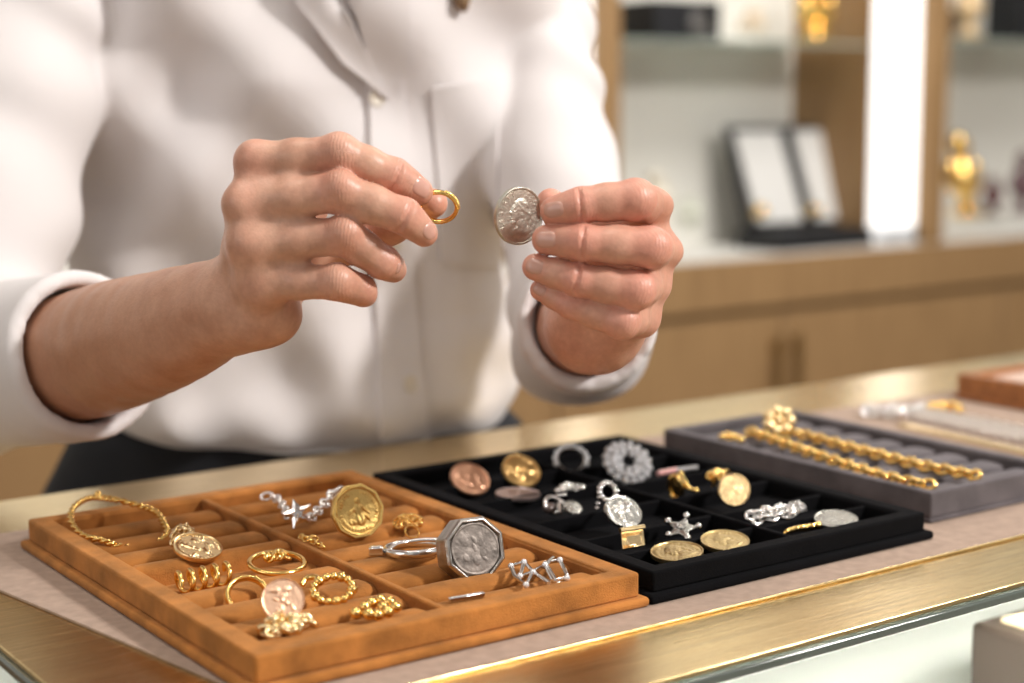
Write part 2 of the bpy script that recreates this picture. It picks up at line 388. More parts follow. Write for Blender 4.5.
m = MB(); m.ball(P(98, 494, .0265), .0019, 10); m.ball(P(98, 497.5, .0252), .0015, 8); [m.ball(P(96+5*k, 498+.7*k, .0248), .0013, 8) for k in range(5)]; m.build('knob', M['gold'], r, 60)

c = P(198, 548, .0185); n = nimg(c, .52, 80)
r = jewel('medallion_pendant', c, 'round gold medallion with a tangle of fine chain, right of the rope bracelet', 'pendant')
coin_mb(c, n, px2m(24.5, c), .0016, rel_scatter(3), depth=.07).build('medallion', M['goldp'], r, 35)
m = MB(); heap(m, P(184, 536, .0170), .006, .006, .005, 26, .0042, .00055, 5); m.chain(curve(Ps([(172, 545, .017), (174, 534, .020), (179, 527, .023), (190, 534, .021), (197, 540, .020), (212, 540, .019)]), 8), .0042, .0006); m.build('chain', M['goldp'], r, 60)

c = P(202, 579, .0145)
a_, b_ = P(176, 584, .0150), P(230, 573, .0150)
m = MB(); N_ = 110; ax = (b_-a_); lat = np.cross(ax/np.linalg.norm(ax), [0, 0, 1.]); tp = []
for i in range(N_+1):
    t = i/N_; q = 2*PI*4.5*t; tp.append(a_+ax*t+lat*(.0052*math.cos(q))+np.array([0, 0, .0048*math.sin(q)]))
m.tube(tp, .0011, 9)
tag(m.build('coil_bracelet', M['gold'], None, 60), 'coiled gold bracelet in the dark gap of the tan tray', 'bracelet')

c = P(248, 596, .0135); m = MB(); n = nimg(c, .86, 70); m.ring(c, n, px2m(20.5, c), .00125, 56, 12, 1, 1.0, flat=1.7)
tag(m.build('ring_band', M['gold'], None, 60), 'plain arched gold ring band left of the pale standing coin in the tan tray', 'ring')

c = P(277, 563, .0160); R0 = px2m(27.5, c)
r = jewel('cluster_ring', c, 'large flat gold ring with a knotted cluster, against the divider of the tan tray', 'ring')
m = MB(); m.ring(c, (.0, -.15, 1), R0, .0013, 60, 12, 1, .96); m.build('band', M['gold'], r, 60)
m = MB(); heap(m, P(276, 558, .0175), .0060, .004, .003, 14, .0042, .0008, 9); m.build('cluster', M['gold'], r, 60)

c = P(333, 589, .0185); n = nimg(c, .72, 100); x_, y_, z_ = basis(n)
r = jewel('beaded_ring', c, 'gold ring of joined nuggets standing tilted beside the long divider of the tan tray', 'ring')
m = MB(); R0 = px2m(17.5, c)
for k in range(15):
    a = 2*PI*k/15; m.ball(np.array(V(c)+x_*(R0*1.12*math.cos(a))+y_*(R0*math.sin(a))), .0019+.0005*(k % 3 == 0), 9)
m.ring(c, n, R0, .0012, 40, 8, 1.12, 1); m.build('nugget_loop', M['gold'], r, 60)
m = MB(); m.tube(curve(Ps([(302, 585, .0165), (306, 579, .0185), (314, 577, .0195), (322, 580, .0195)]), 8), .0014, 9); m.build('shank', M['gold'], r, 60)

c = P(283, 600, .0235)
coin('small round rose gold coin standing upright on a heap of gold links', c, nimg(c, .97, 60), px2m(21.5, c), .0017, mat('pale_rose_gold', (.86, .56, .38), .40, 1, bump=.3, bscale=500), rel_scatter(8), depth=.06, marks=0)
m = MB(); c2 = P(288, 628, .0145); heap(m, c2, .0105, .0062, .0055, 34, .0058, .0011, 21)
for k in range(14): m.ball((c2[0]+random.uniform(-.009, .009), c2[1]+random.uniform(-.005, .005), c2[2]+random.uniform(0, .004)), .0017, 8)
tag(m.build('link_heap', M['goldp'], None, 60), 'heap of small gold links nearest the front corner of the tan tray', 'chain')

m = MB(); c2 = P(378, 609, .0160)
for (px, py) in ((356, 613), (365, 607), (372, 603), (381, 600), (390, 602), (396, 607), (388, 612), (378, 615), (369, 614), (383, 607)): m.ball(P(px, py, .0165+random.uniform(0, .0012)), .0026, 9)
m.ring(P(376, 609, .0155), (0, 0, 1), .0068, .0011, 30, 8)
tag(m.build('nugget_earring', M['gold'], None, 60), 'gold nugget cluster earring by the front wall of the tan tray', 'earring')

c = P(298, 514, .0205)
r = jewel('star_necklace', c, 'silver star pendant with a loose link chain beside the big gold coin', 'necklace')
m = MB(); n = nimg(c, .975, 60); Mx = frame_M(c, n); R0 = px2m(16, c); sp = star_poly(R0, R0*.46, 5, PI/2+.25); si = star_poly(R0*.62, R0*.27, 5, PI/2+.25)
vs = [Mx @ Vector((*p, -.0006)) for p in sp]+[Mx @ Vector((*p, .0006)) for p in sp]+[Mx @ Vector((*p, .0014)) for p in si]+[Mx @ Vector((*p, .0003)) for p in si]+[Mx @ Vector((*p, -.0006)) for p in si]
fs = []
for k in range(10):
    j = (k+1) % 10; fs += [(k, j, 10+j, 10+k), (10+k, 10+j, 20+j, 20+k), (20+k, 20+j, 30+j, 30+k), (30+k, 30+j, 40+j, 40+k), (40+k, 40+j, j, k)]
m.add(vs, fs); m.ring(c, n, R0*.2, .0006, 16, 6); [m.tube([V(c), Mx @ Vector((p[0]*.8, p[1]*.8, .0003))], .0005, 6) for p in si[::2]]
m.build('star', M['silver'], r, 25)
m = MB(); m.chain(curve(Ps([(263, 498, .0185), (270, 495, .0195), (278, 500, .0185), (284, 508, .0175), (289, 518, .0165)]), 10), .0066, .0008); m.chain(curve(Ps([(310, 519, .0165), (318, 511, .0170), (325, 503, .0185), (333, 494, .0205), (343, 487, .0225)]), 10), .0074, .0009); m.build('chain', M['silver'], r, 60)

# big ten-sided gold coin
c = P(358, 511, .0262); n = nimg(c, .93, 12); R0 = px2m(28, c); Mx = frame_M(c, n)
r = jewel('gold_coin', c, 'large ten-sided gold coin standing on edge at the back of the tan tray', 'coin')
dec = [(R0*math.cos(PI*2*k/10+.05), R0*math.sin(PI*2*k/10+.05)) for k in range(10)]
m = MB(); m.prism(dec, -.0028, .0004, Mx); m.build('blank', M['goldc'], r, 20, bevel=.0005)
dec2 = [(p[0]*.97, p[1]*.97) for p in dec]; m = MB()
vs = [Mx @ Vector((*p, .0003)) for p in dec2]+[Mx @ Vector((p[0], p[1], .0011)) for p in dec2]+[Mx @ Vector((p[0]*.92, p[1]*.92, .0011)) for p in dec2]+[Mx @ Vector((p[0]*.90, p[1]*.90, .0003)) for p in dec2]; fs = []
for k in range(10):
    j = (k+1) % 10
    for q in range(3): fs.append((q*10+k, q*10+j, q*10+10+j, q*10+10+k))
m.add(vs, fs); m.build('rim', M['gold'], r, 20)
cf = np.array(V(c)+Vector(n).normalized()*.0003); coin_mb(cf, n, R0*.86, .0006, rel_figure, depth=.075, marks=40, res=(140, 44)).build('struck_face', M['goldc'], r, 35)

m = MB(); c2 = P(408, 524, .0155); heap(m, c2, .0075, .005, .0045, 40, .0036, .0005, 31); m.ring(P(412, 532, .0165), nimg(c2, .8, 60), .0036, .0005, 24, 6); m.chain(curve(Ps([(394, 522, .017), (402, 517, .02), (412, 516, .02), (424, 520, .018)]), 8), .0036, .0005)
tag(m.build('chain_tangle', M['gold'], None, 60), 'tangled fine gold chain between the ten-sided coin and the silver cased coin', 'chain')
m = MB(); m.chain(curve(Ps([(300, 536, .0165), (308, 540, .0165), (316, 543, .0160), (326, 549, .0155)]), 8), .0038, .0006); heap(m, P(308, 540, .0160), .004, .002, .002, 8, .0034, .0005, 3)
tag(m.build('chain_scrap', M['gold'], None, 60), 'short scrap of thin gold chain resting just right of the tan tray divider', 'chain')

c = P(414, 549, .0158)
r = jewel('hinged_bangle', c, 'small silver hinged bangle with a box clasp lying left of the silver cased coin', 'bangle')
m = MB(); n = Vector((.02, .06, 1)); m.ring(c, n, px2m(29, c), .0013, 56, 10, 1, .92, flat=1.7); m.build('hoop', M['silver'], r, 60)
q0 = P(376, 551, .0165); m = MB(); Mx = Matrix.Translation(V(q0)) @ Matrix.Rotation(-.5, 4, 'Z'); m.prism([(-.0034, -.0022), (.0034, -.0022), (.0034, .0022), (-.0034, .0022)], -.0016, .0020, Mx); m.prism([(-.0024, -.0014), (.0024, -.0014), (.0024, .0014), (-.0024, .0014)], .0019, .0026, Mx); m.build('box_clasp', M['silver'], r, 25, bevel=.0004)
m = MB(); m.tube(curve(Ps([(388, 552, .0165), (395, 545, .0185), (408, 542, .0185), (424, 540, .0190), (440, 540, .0190)]), 8), .0011, 9); m.build('arm', M['silver'], r, 60)

# silver octagonal case
c = P(474, 549, .0250); n = nimg(c, .92, 6); R0 = px2m(34, c); Mx = frame_M(c, n)
r = jewel('coin_case', c, 'thick eight-sided silver coin capsule standing up in the tan tray', 'coin case')
oc = [(R0*math.cos(PI/8+PI*k/4), R0*math.sin(PI/8+PI*k/4)) for k in range(8)]
vs = []; prof = [(1, -.0105), (1, .0012), (.93, .0026), (.86, .0026), (.83, .0008)]
for (q, z) in prof: vs += [Mx @ Vector((p[0]*q, p[1]*q, z)) for p in oc]
fs = [tuple(range(7, -1, -1)), tuple(range(32, 40))]
for a in range(4):
    for k in range(8): fs.append((a*8+k, a*8+(k+1) % 8, a*8+8+(k+1) % 8, a*8+8+k))
m = MB(); m.add(vs, fs); m.build('bezel', M['silverd'], r, 20, bevel=.0005)
cf = np.array(V(c)+Vector(n).normalized()*.0010); coin_mb(cf, n, R0*.76, .0012, rel_scatter(77), depth=.009, marks=26, res=(120, 36)).build('coin_face', mat('tarnished_silver', (.27, .235, .21), .5, 1, bump=.2, bscale=350, vary=.45, vscale=220), r, 35)

r = jewel('lattice_earring', P(538, 573, .017), 'silver open lattice earring leaning on the right end wall of the tan tray', 'earring')
m = MB()
for pl in ([(511, 566), (524, 562), (533, 572), (526, 586), (515, 576), (511, 566)], [(524, 562), (520, 577), (533, 572), (549, 583)], [(534, 571), (545, 566), (553, 581)], [(545, 563), (560, 560), (568, 578), (556, 581), (545, 563)], [(548, 562), (553, 558)]):
    m.tube([V(P(px, py, .0172+.0006*math.sin(px))) for px, py in pl], .00105, 8)
m.build('lattice', M['silver'], r, 60)
m = MB()
for (px, py) in ((511, 566), (524, 562), (533, 572), (526, 585), (545, 565), (520, 576), (560, 560), (567, 578)): m.ball(P(px, py, .0180), .0015, 8)
m.build('gem', M['crystal'], r, 60)
m = MB(); q0, q1 = P(449, 600, .0150), P(484, 594, .0150); d_ = q1-q0; m.prism([(0, -.0011), (np.linalg.norm(d_), -.0011), (np.linalg.norm(d_), .0011), (0, .0011)], -.0012, .0010, Matrix.Translation(V(q0)) @ Matrix.Rotation(math.atan2(d_[1], d_[0]), 4, 'Z'))
tag(m.build('bar_pin', M['silver'], None, 25, bevel=.0003), 'short plain silver bar pin on the front roll of the tan tray', 'brooch')

# ---------- black tray
c = P(469.7, 479.5, .0155); coin('rose copper coin leaning in the left rear cell of the black tray', c, nimg(c, .72, 64), px2m(20.5, c), .0016, M['copper'], rel_scatter(12), depth=.055)
c = P(521, 471.5, .0160); coin('yellow gold coin leaning just right of the copper coin in the black tray', c, nimg(c, .74, 64), px2m(20, c), .0016, mat('amber_gold', (.85, .55, .22), .28, 1, bump=.3, bscale=500), rel_scatter(14), depth=.055)
c = P(518, 494.5, .0125); coin('flat pinkish silver coin lying below the copper and yellow coins', c, (0.02, -.03, 1), px2m(22.5, c), .0016, M['pinkm'], rel_scatter(15), depth=.03)

c = P(571, 461, .0165); n = nimg(c, .85, 80); x_, y_, z_ = basis(n)
r = jewel('gem_ring', c, 'silver ring with a row of clear stones at the rear of the black tray', 'ring'); R0 = px2m(14, c)
m = MB(); m.ring(c, n, R0, .0012, 40, 10, 1, 1, flat=2.4); m.build('band', M['silver'], r, 60)
m = MB()
for k in range(10): a = math.radians(-20+k*24); m.ball(np.array(V(c)+x_*(R0*1.12*math.cos(a))+y_*(R0*1.12*math.sin(a))+z_*.0012), .0019, 8)
m.build('stones', M['crystal'], r, 0)

c = P(627.5, 462.5, .0180); n = nimg(c, .80, 62); x_, y_, z_ = basis(n); R0 = px2m(24, c)
r = jewel('crystal_brooch', c, 'round sparkling crystal wreath brooch at the rear of the black tray', 'brooch')
m = MB(); m.ring(c, n, R0*.62, .0016, 40, 8); m.ring(np.array(c)-np.array(z_)*.001, n, R0*.9, .0008, 40, 8); m.tube([V(P(603, 457, .0165)), V(P(612, 460, .0165))], .0010, 8); m.build('mount', M['silver'], r, 60)
m = MB()
for (q, nn, h) in ((.93, 16, 0), (.66, 12, .0016), (.40, 7, .0012)):
    for k in range(nn): a = 2*PI*(k+.5*(nn == 12))/nn; m.ball(np.array(V(c)+x_*(R0*q*math.cos(a))+y_*(R0*q*math.sin(a))+z_*h), .0023*random.uniform(.8, 1.15), 6)
m.build('crystals', M['crystal'], r, 0)

m = MB(); blob_chain(m, Ps([(557, 491), (562, 488), (567, 486), (572, 485), (577, 486), (582, 488), (570, 489), (565, 491), (576, 490)], .0148), .0019)
tag(m.build('bead_string', M['silver'], None, 60), 'little string of silver beads on the cell wall above the silver drop earring', 'bracelet')

r = jewel('drop_earring', P(562, 505, .0145), 'silver drop earring with a dark stone and an oval disc in the black tray', 'earring')
m = MB(); m.ring(P(552, 505, .0150), nimg(P(552, 505, .015), .6, 20), .0056, .0012, 30, 8, 1, .8); m.tube(curve(Ps([(552, 497, .019), (558, 499, .019), (564, 503, .0175), (566, 508, .0165)]), 6), .0008, 8); m.tube(Ps([(556, 496, .0195), (566, 495, .0195)]), .0012, 8); m.tube(Ps([(560, 501, .018), (560, 513, .0135)]), .0008, 8); m.build('hook', M['silver'], r, 60)
m = MB(); m.ball(P(550, 508, .0140), .0042, 10, (1, .8, .7)); m.build('dark_stone', M['darkg'], r, 60)
c = P(572.5, 508, .0155); coin_mb(c, nimg(c, .58, 70), px2m(10, c), .0012, rel_scatter(19), depth=.05, marks=16, res=(48, 14)).build('disc', M['silverc'], r, 35)

c = P(623, 512.5, .0190); n = nimg(c, .80, 52)
n = nimg(c, .72, 56); r = jewel('oval_pendant', c, 'grey silver oval medal pendant with a beaded bail, above the gold clasp', 'pendant')
coin_mb(c, n, px2m(19.5, c), .0015, rel_scatter(23), depth=.05, marks=24, rx=1.03, ry=.98).build('medal', M['silverc'], r, 35)
m = MB(); cb = P(608, 492, .0230); nb = nimg(cb, .9, 45); x_, y_, z_ = basis(nb)
for k in range(12): a = 2*PI*k/12; m.ball(np.array(V(cb)+x_*(.0046*math.cos(a))+y_*(.0050*math.sin(a))), .0016, 8)
m.tube(Ps([(614, 497, .0225), (617, 503, .0215), (616, 508, .0210)]), .0010, 8); blob_chain(m, Ps([(599, 497, .019), (598, 503, .0165), (597, 508, .0145)]), .0014); m.build('bail', M['silver'], r, 60)

r = jewel('fold_clasp', P(632, 538, .016), 'pale gold folding clasp just under the silver oval pendant', 'clasp')
def quad_plate(m, pts, th):
    p = [V(q) for q in pts]; nn = (p[1]-p[0]).cross(p[2]-p[0]).normalized()
    if nn.dot(V(CAM)-p[0]) < 0: nn = -nn
    v = [q for q in p]+[q-nn*th for q in p]; m.add(v, [(0, 1, 2, 3), (7, 6, 5, 4), (0, 4, 5, 1), (1, 5, 6, 2), (2, 6, 7, 3), (3, 7, 4, 0)])
m = MB(); quad_plate(m, Ps([(621, 529, .0195), (643, 526, .0195), (645, 545, .0125), (623, 549, .0125)]), .0014); m.build('frame_plate', M['goldp'], r, 20, bevel=.0003)
m = MB(); quad_plate(m, Ps([(627, 536, .0185), (640, 534, .0185), (642, 543, .0150), (629, 546, .0150)]), .0010); m.build('tongue', M['goldp'], r, 20, bevel=.0003)
m = MB(); m.tube(Ps([(620, 530.5, .0200), (644, 527, .0200)]), .0014, 10); m.build('hinge', M['goldp'], r, 30)

c = P(676, 487, .0165)
r = jewel('signet_ring', c, 'gold ring seen edge-on with an oval face and a thin shank', 'ring')
m = MB(); n = nimg(c, .72, 200); m.ring(c, n, px2m(11, c), .0013, 36, 8, .78, 1.05); m.lathe([(0, -.0006), (px2m(9.5, c), -.0006), (px2m(9.5, c), .0002), (0, .0009)], frame_M(c, n), 32, .78, 1.05); m.build('face', M['gold'], r, 40)
m = MB(); m.tube(curve(Ps([(681, 474, .0215), (685, 481, .0195), (689, 488, .0170), (697, 491, .0155)]), 8), .0013, 8); m.ball(P(681, 474, .0215), .0018, 8); m.ball(P(697, 491, .0155), .0014, 8); m.build('shank', M['gold'], r, 60)

r = jewel('tie_bar', P(677, 471, .0145), 'slim silver bar with one pinkish end lying behind the edge-on gold ring', 'brooch')
m = MB(); m.tube(Ps([(658, 473.5, .0142), (676, 470, .0142)]), .0016, 10); m.build('pink_end', mat('pink_enamel', (.62, .30, .28), .3, coat=.5), r, 50)
m = MB(); m.tube(Ps([(675, 470.2, .0142), (697, 467.5, .0142)]), .0015, 10); m.build('bar', mat('dark_steel', (.22, .21, .21), .5, .8), r, 50)

c = P(734, 490.5, .0190); n = nimg(c, .70, 72)
r = jewel('oval_pendant', c, 'pale gold oval medallion pendant with a gold link bail in the black tray', 'pendant')
coin_mb(c, n, px2m(18.5, c), .0015, rel_scatter(41), depth=.055, marks=24, rx=.86, ry=1.22, up=(.35, 0, 1)).build('medallion', M['goldm'], r, 35)
m = MB(); cb = P(718, 473, .0225); heap(m, (cb[0], cb[1], cb[2]-.002), .0045, .0035, .004, 9, .0056, .0011, 13); m.ring(P(726, 476, .0235), nimg(cb, .5, 0), .0032, .0010, 20, 8); m.tube(Ps([(713, 478, .021), (714, 486, .0165)]), .0012, 8); m.build('bail', M['gold'], r, 60)

c = P(682, 528, .0160); n = nimg(c, .70, 95); Mx = frame_M(c, n)
r = jewel('star_charm', c, 'small silver star charm with ball tips in a front cell of the black tray', 'charm')
m = MB(); R0 = px2m(17, c); sp = star_poly(R0, R0*.48, 5, PI/2-.15); N_ = 10
vs = [Mx @ Vector((*p, -.0008)) for p in sp]+[Mx @ Vector((*p, .0004)) for p in sp]+[Mx @ Vector((0, 0, .0022)), Mx @ Vector((0, 0, -.0008))]
fs = [(k, (k+1) % 10, 10+(k+1) % 10, 10+k) for k in range(10)]+[(10+k, 10+(k+1) % 10, 20) for k in range(10)]+[((k+1) % 10, k, 21) for k in range(10)]
m.add(vs, fs); m.build('star', M['silverc'], r, 20, bevel=.0003)
m = MB(); [m.ball(Mx @ Vector((p[0]*.98, p[1]*.98, .0006)), .0018, 8) for p in sp[::2]]; m.ring(Mx @ Vector((0, 0, .0018)), n, R0*.25, .0006, 20, 6); m.build('ball_tips', M['silver'], r, 60)

c = P(677, 553, .0128); coin('dull gold coin lying flat at the front of the black tray, left of its twin', c, nimg(c, .37, 92), px2m(26.5, c), .0017, M['goldd'], rel_bust, depth=.05)
c = P(725, 542, .0130); coin('dull gold coin lying flat at the front of the black tray, below the oval medallion', c, nimg(c, .41, 88), px2m(24.5, c), .0017, M['goldd'], rel_bust, depth=.05)

r = jewel('link_bracelet', P(777, 511, .0165), 'chunky silver link bracelet crumpled in a right front cell of the black tray', 'bracelet')
m = MB(); path = Ps([(748, 518, .0160), (756, 513, .0175), (765, 514, .0170), (774, 510, .0180), (783, 511, .0175), (790, 506, .0190)]); m.chain(curve(path, 10), .0068, .0013); m.chain(curve([p+np.array([.0015, -.0035, -.002]) for p in path], 10), .0062, .0012); heap(m, P(771, 514, .0155), .012, .004, .003, 16, .0056, .0010, 6); m.build('links', M['silver'], r, 60)
m = MB(); quad_plate(m, Ps([(788, 504, .0205), (799, 500, .0205), (807, 510, .0165), (796, 515, .0165)]), .0018); m.ring(P(797, 507, .0190), nimg(P(797, 507, .019), .5, 80), .0040, .0010, 24, 8); m.build('clasp', M['silver'], r, 25)

m = MB(); 
for ph in (0, 2*PI/3, 4*PI/3):
    path = curve(Ps([(786, 532, .0150), (796, 529, .0150), (806, 527.5, .0150), (818, 525, .0150)]), 8); m.tube([p+np.array([.0009*math.cos(ph+i*.55), .0009*math.sin(ph+i*.55), .0009*math.cos(ph+i*.55+1)]) for i, p in enumerate(path)], .0011, 8)
m.ball(P(818, 525, .0152), .0020, 8)
tag(m.build('twisted_earring', M['gold'], None, 60), 'twisted gold bar earring next to the half hidden silver coin in the black tray', 'earring')
c = P(836, 520, .0125); coin('plain silver coin half hidden behind the front wall of the black tray', c, nimg(c, .40, 88), px2m(21.5, c), .0017, M['silverc'], rel_bust, depth=.02, marks=0)

# ---------- grey tray
def gold_chain(pts, L, r, label, seed):
    m = MB(); pth = curve(pts, 10); m.chain(pth, L, r, .7)
    return tag(m.build('gold_chain', M['gold'], None, 60), label, 'chain', None)
gold_chain(Ps([(748, 431, .0185), (770, 438, .0185), (800, 449, .0182), (838, 462, .0182), (872, 473, .0182), (908, 482, .0190), (941, 486, .0200)]), .0086, .0014, 'thick gold link chain along the left side of the grey tray', 1)
gold_chain(Ps([(784, 431, .0180), (812, 437, .0175), (845, 446, .0172), (880, 455, .0172), (915, 464, .0172), (950, 471, .0180), (984, 477, .0205)]), .0086, .0014, 'thick gold link chain along the middle of the grey tray', 2)
m = MB(); c = P(779, 421, .0235); n = nimg(c, .93, 90); x_, y_, z_ = basis(n)
for k in range(7): a = 2*PI*k/7; m.ball(np.array(V(c)+x_*(.0072*math.cos(a))+y_*(.0068*math.sin(a))), .0042, 10)
m.ball(np.array(V(c)+z_*.001), .0036, 10); m.ring(np.array(V(c)-z_*.002), n, .006, .0012, 24, 8)
tag(m.build('flower_brooch', M['goldp'], None, 60), 'gold flower brooch of round beads standing at the back of the grey tray', 'brooch')
m = MB(); [m.ball(P(px, py, .0165), .0024, 8) for px, py in ((722, 437), (729, 435), (736, 437), (741, 440))]; m.ring(P(731, 437.5, .0155), (0, 0, 1), .0052, .0009, 24, 8)
tag(m.build('bead_earring', M['gold'], None, 60), 'small gold bead earring in the left rear corner of the grey tray', 'earring')

# ---------- on the mat at the right
m = MB(); pth = curve(Ps([(864, 413, .0045), (874, 411, .006), (886, 413, .0045), (898, 411, .006), (910, 412, .005), (924, 408, .005)]), 8); m.chain(pth, .010, .0018, .75); [m.ball(P(px, py, .0065), .0042, 8) for px, py in ((868, 409), (893, 409), (902, 414), (921, 408))]
tag(m.build('link_bracelet', M['silver'], None, 60), 'silver bracelet with bright round stones lying on the mat behind the grey tray', 'bracelet')
m = MB(); m.chain(curve(Ps([(928, 406, .004), (938, 409, .005), (948, 405, .005), (960, 411, .004)]), 8), .009, .0016, .75); m.ball(P(959, 410, .005), .0040, 8); m.ball(P(936, 405, .005), .003, 8)
tag(m.build('link_bracelet', M['gold'], None, 60), 'short gold bracelet on the mat just left of the wooden tray', 'bracelet')
m = MB(); a0, a1 = P(915, 414, .002), P(1075, 448, .002)
for k in range(7):
    off = (k-3)*.0048; d_ = (a1-a0); d_ = d_/np.linalg.norm(d_); l_ = np.array([-d_[1], d_[0], 0]); m.chain([a0+l_*off+np.array([0, 0, .0012]), a1+l_*off+np.array([0, 0, .0012])], .0064, .0009, .85, 6, 12)
tag(m.build('mesh_necklace', mat('warm_silver', (.86, .79, .73), .28, 1), None, 60), 'wide silver mesh necklace stretched along the mat in front of the wooden tray', 'necklace')
m = MB(); a0, a1 = P(902, 425, .002), P(1075, 463, .002); quad = None
d_ = (a1-a0)/np.linalg.norm(a1-a0); l_ = np.array([-d_[1], d_[0], 0])*.006
m.add([V(a0-l_)+Vector((0, 0, -.0005)), V(a1-l_)+Vector((0, 0, -.0005)), V(a1+l_)+Vector((0, 0, -.0005)), V(a0+l_)+Vector((0, 0, -.0005)), V(a0-l_)+Vector((0, 0, .001)), V(a1-l_)+Vector((0, 0, .001)), V(a1+l_)+Vector((0, 0, .001)), V(a0+l_)+Vector((0, 0, .001))], [(3, 2, 1, 0), (4, 5, 6, 7), (0, 1, 5, 4), (1, 2, 6, 5), (2, 3, 7, 6), (3, 0, 4, 7)])
tag(m.build('flat_necklace', M['goldp'], None, 30, bevel=.0004), 'flat pale gold ribbon necklace between the mesh necklace and the grey tray', 'necklace')
# ------------------------------------------------------------------ the person: distance-field bodies meshed with surface nets
F4 = np.float32
def cap(Pn, a, b, ra, rb):
    a = np.asarray(a, F4); b = np.asarray(b, F4); ba = b-a; L2 = float(ba@ba)+1e-12
    t = np.clip(((Pn-a)@ba)/L2, 0, 1); q = Pn-a-t[..., None]*ba
    return np.sqrt((q*q).sum(-1))-(ra+(rb-ra)*t)
def sph(Pn, c, r): q = Pn-np.asarray(c, F4); return np.sqrt((q*q).sum(-1))-r
def ell(Pn, c, r, ax=None):
    q = Pn-np.asarray(c, F4)
    if ax is not None: q = q@np.asarray(ax, F4).T
    r = np.asarray(r, F4); k0 = np.sqrt(((q/r)**2).sum(-1))+1e-9; k1 = np.sqrt(((q/(r*r))**2).sum(-1))+1e-9
    return k0*(k0-1)/k1
def smin(a, b, k): h = np.clip(.5+.5*(b-a)/k, 0, 1); return b*(1-h)+a*h-k*h*(1-h)
def smax(a, b, k): return -smin(-a, -b, k)
def nets(f, lo, hi, vox, blk=8, slack=.004):
    lo = np.array(lo, float); n = [int(math.ceil((h-l)/vox/blk))*blk for l, h in zip(lo, hi)]
    nb = [k//blk for k in n]; D = np.empty(n, F4)
    ax = [lo[i]+vox*(np.arange(nb[i])*blk+blk/2-.5) for i in range(3)]
    C = np.stack(np.meshgrid(*ax, indexing='ij'), -1).astype(F4); dc = f(C.reshape(-1, 3)).reshape(nb)
    D[:] = np.repeat(np.repeat(np.repeat(dc, blk, 0), blk, 1), blk, 2)
    act = np.argwhere(np.abs(dc) < blk*vox*.87*1.25+slack)
    o = np.stack(np.meshgrid(*[np.arange(blk)]*3, indexing='ij'), -1).reshape(-1, 3)
    for s in range(0, len(act), 1500):
        A = act[s:s+1500]; I = (A[:, None, :]*blk+o[None]).reshape(-1, 3)
        D[I[:, 0], I[:, 1], I[:, 2]] = f((lo+I*vox).astype(F4))
    ins = D < 0
    c8 = [(0,0,0),(1,0,0),(0,1,0),(1,1,0),(0,0,1),(1,0,1),(0,1,1),(1,1,1)]
    S = lambda A, c: A[c[0]:A.shape[0]-1+c[0], c[1]:A.shape[1]-1+c[1], c[2]:A.shape[2]-1+c[2]]
    cnt = sum(S(ins, c).astype(np.int8) for c in c8); cell = (cnt > 0) & (cnt < 8)
    idx = np.full(cell.shape, -1, np.int32); ijk = np.argwhere(cell); idx[cell] = np.arange(len(ijk))
    val = np.stack([D[ijk[:, 0]+c[0], ijk[:, 1]+c[1], ijk[:, 2]+c[2]] for c in c8], 1)
    acc = np.zeros((len(ijk), 3)); num = np.zeros(len(ijk)); cc = np.array(c8, float)
    for a in range(8):
        for b in range(a+1, 8):
            if sum(abs(c8[a][i]-c8[b][i]) for i in range(3)) != 1: continue
            m = (val[:, a] < 0) != (val[:, b] < 0); t = val[m, a]/(val[m, a]-val[m, b])
            acc[m] += cc[a]+(cc[b]-cc[a])*t[:, None]; num[m] += 1
    vs = lo+(ijk+acc/num[:, None])*vox; faces = []
    for d in range(3):
        u, v = [(1, 2), (2, 0), (0, 1)][d]
        sl0 = [slice(None)]*3; sl1 = [slice(None)]*3; sl0[d] = slice(0, -1); sl1[d] = slice(1, None)
        ch = ins[tuple(sl0)] != ins[tuple(sl1)]; E_ = np.argwhere(ch); ok = (E_[:, u] > 0) & (E_[:, v] > 0) & (E_[:, u] < n[u]-1) & (E_[:, v] < n[v]-1); E_ = E_[ok]
        def at_(du, dv): q = E_.copy(); q[:, u] -= du; q[:, v] -= dv; return idx[q[:, 0], q[:, 1], q[:, 2]]
        Q = np.stack([at_(1, 1), at_(0, 1), at_(0, 0), at_(1, 0)], 1); flip = ~ins[E_[:, 0], E_[:, 1], E_[:, 2]]
        Q[flip] = Q[flip][:, ::-1]; Q = Q[(Q >= 0).all(1)]; faces.append(Q)
    return vs, np.concatenate(faces)
def grad(f, Pn, h=.0004):
    g = np.stack([f(Pn+np.eye(3, dtype=F4)[i]*h)-f(Pn-np.eye(3, dtype=F4)[i]*h) for i in range(3)], -1); return g/(np.linalg.norm(g, axis=-1, keepdims=True)+1e-12)
def mesh_np(name, vs, fs):
    me = bpy.data.meshes.new(name); me.vertices.add(len(vs)); me.vertices.foreach_set('co', np.asarray(vs, F4).ravel())
    me.loops.add(fs.size); me.loops.foreach_set('vertex_index', fs.astype(np.int32).ravel()); me.polygons.add(len(fs))
    me.polygons.foreach_set('loop_start', np.arange(0, fs.size, fs.shape[1], dtype=np.int32)); me.update(calc_edges=True); me.validate(); return me
def march(f, pix, d0, d1, n=90):
    rays = np.array([ray(*p) for p in pix]); t = np.full(len(pix), d0); ln = np.linalg.norm(rays, axis=1)
    for _ in range(n): t = t+np.clip(f((CAM+rays*t[:, None]).astype(F4)), -.01, .02)*.8/ln
    return CAM+rays*np.minimum(t, d1)[:, None]
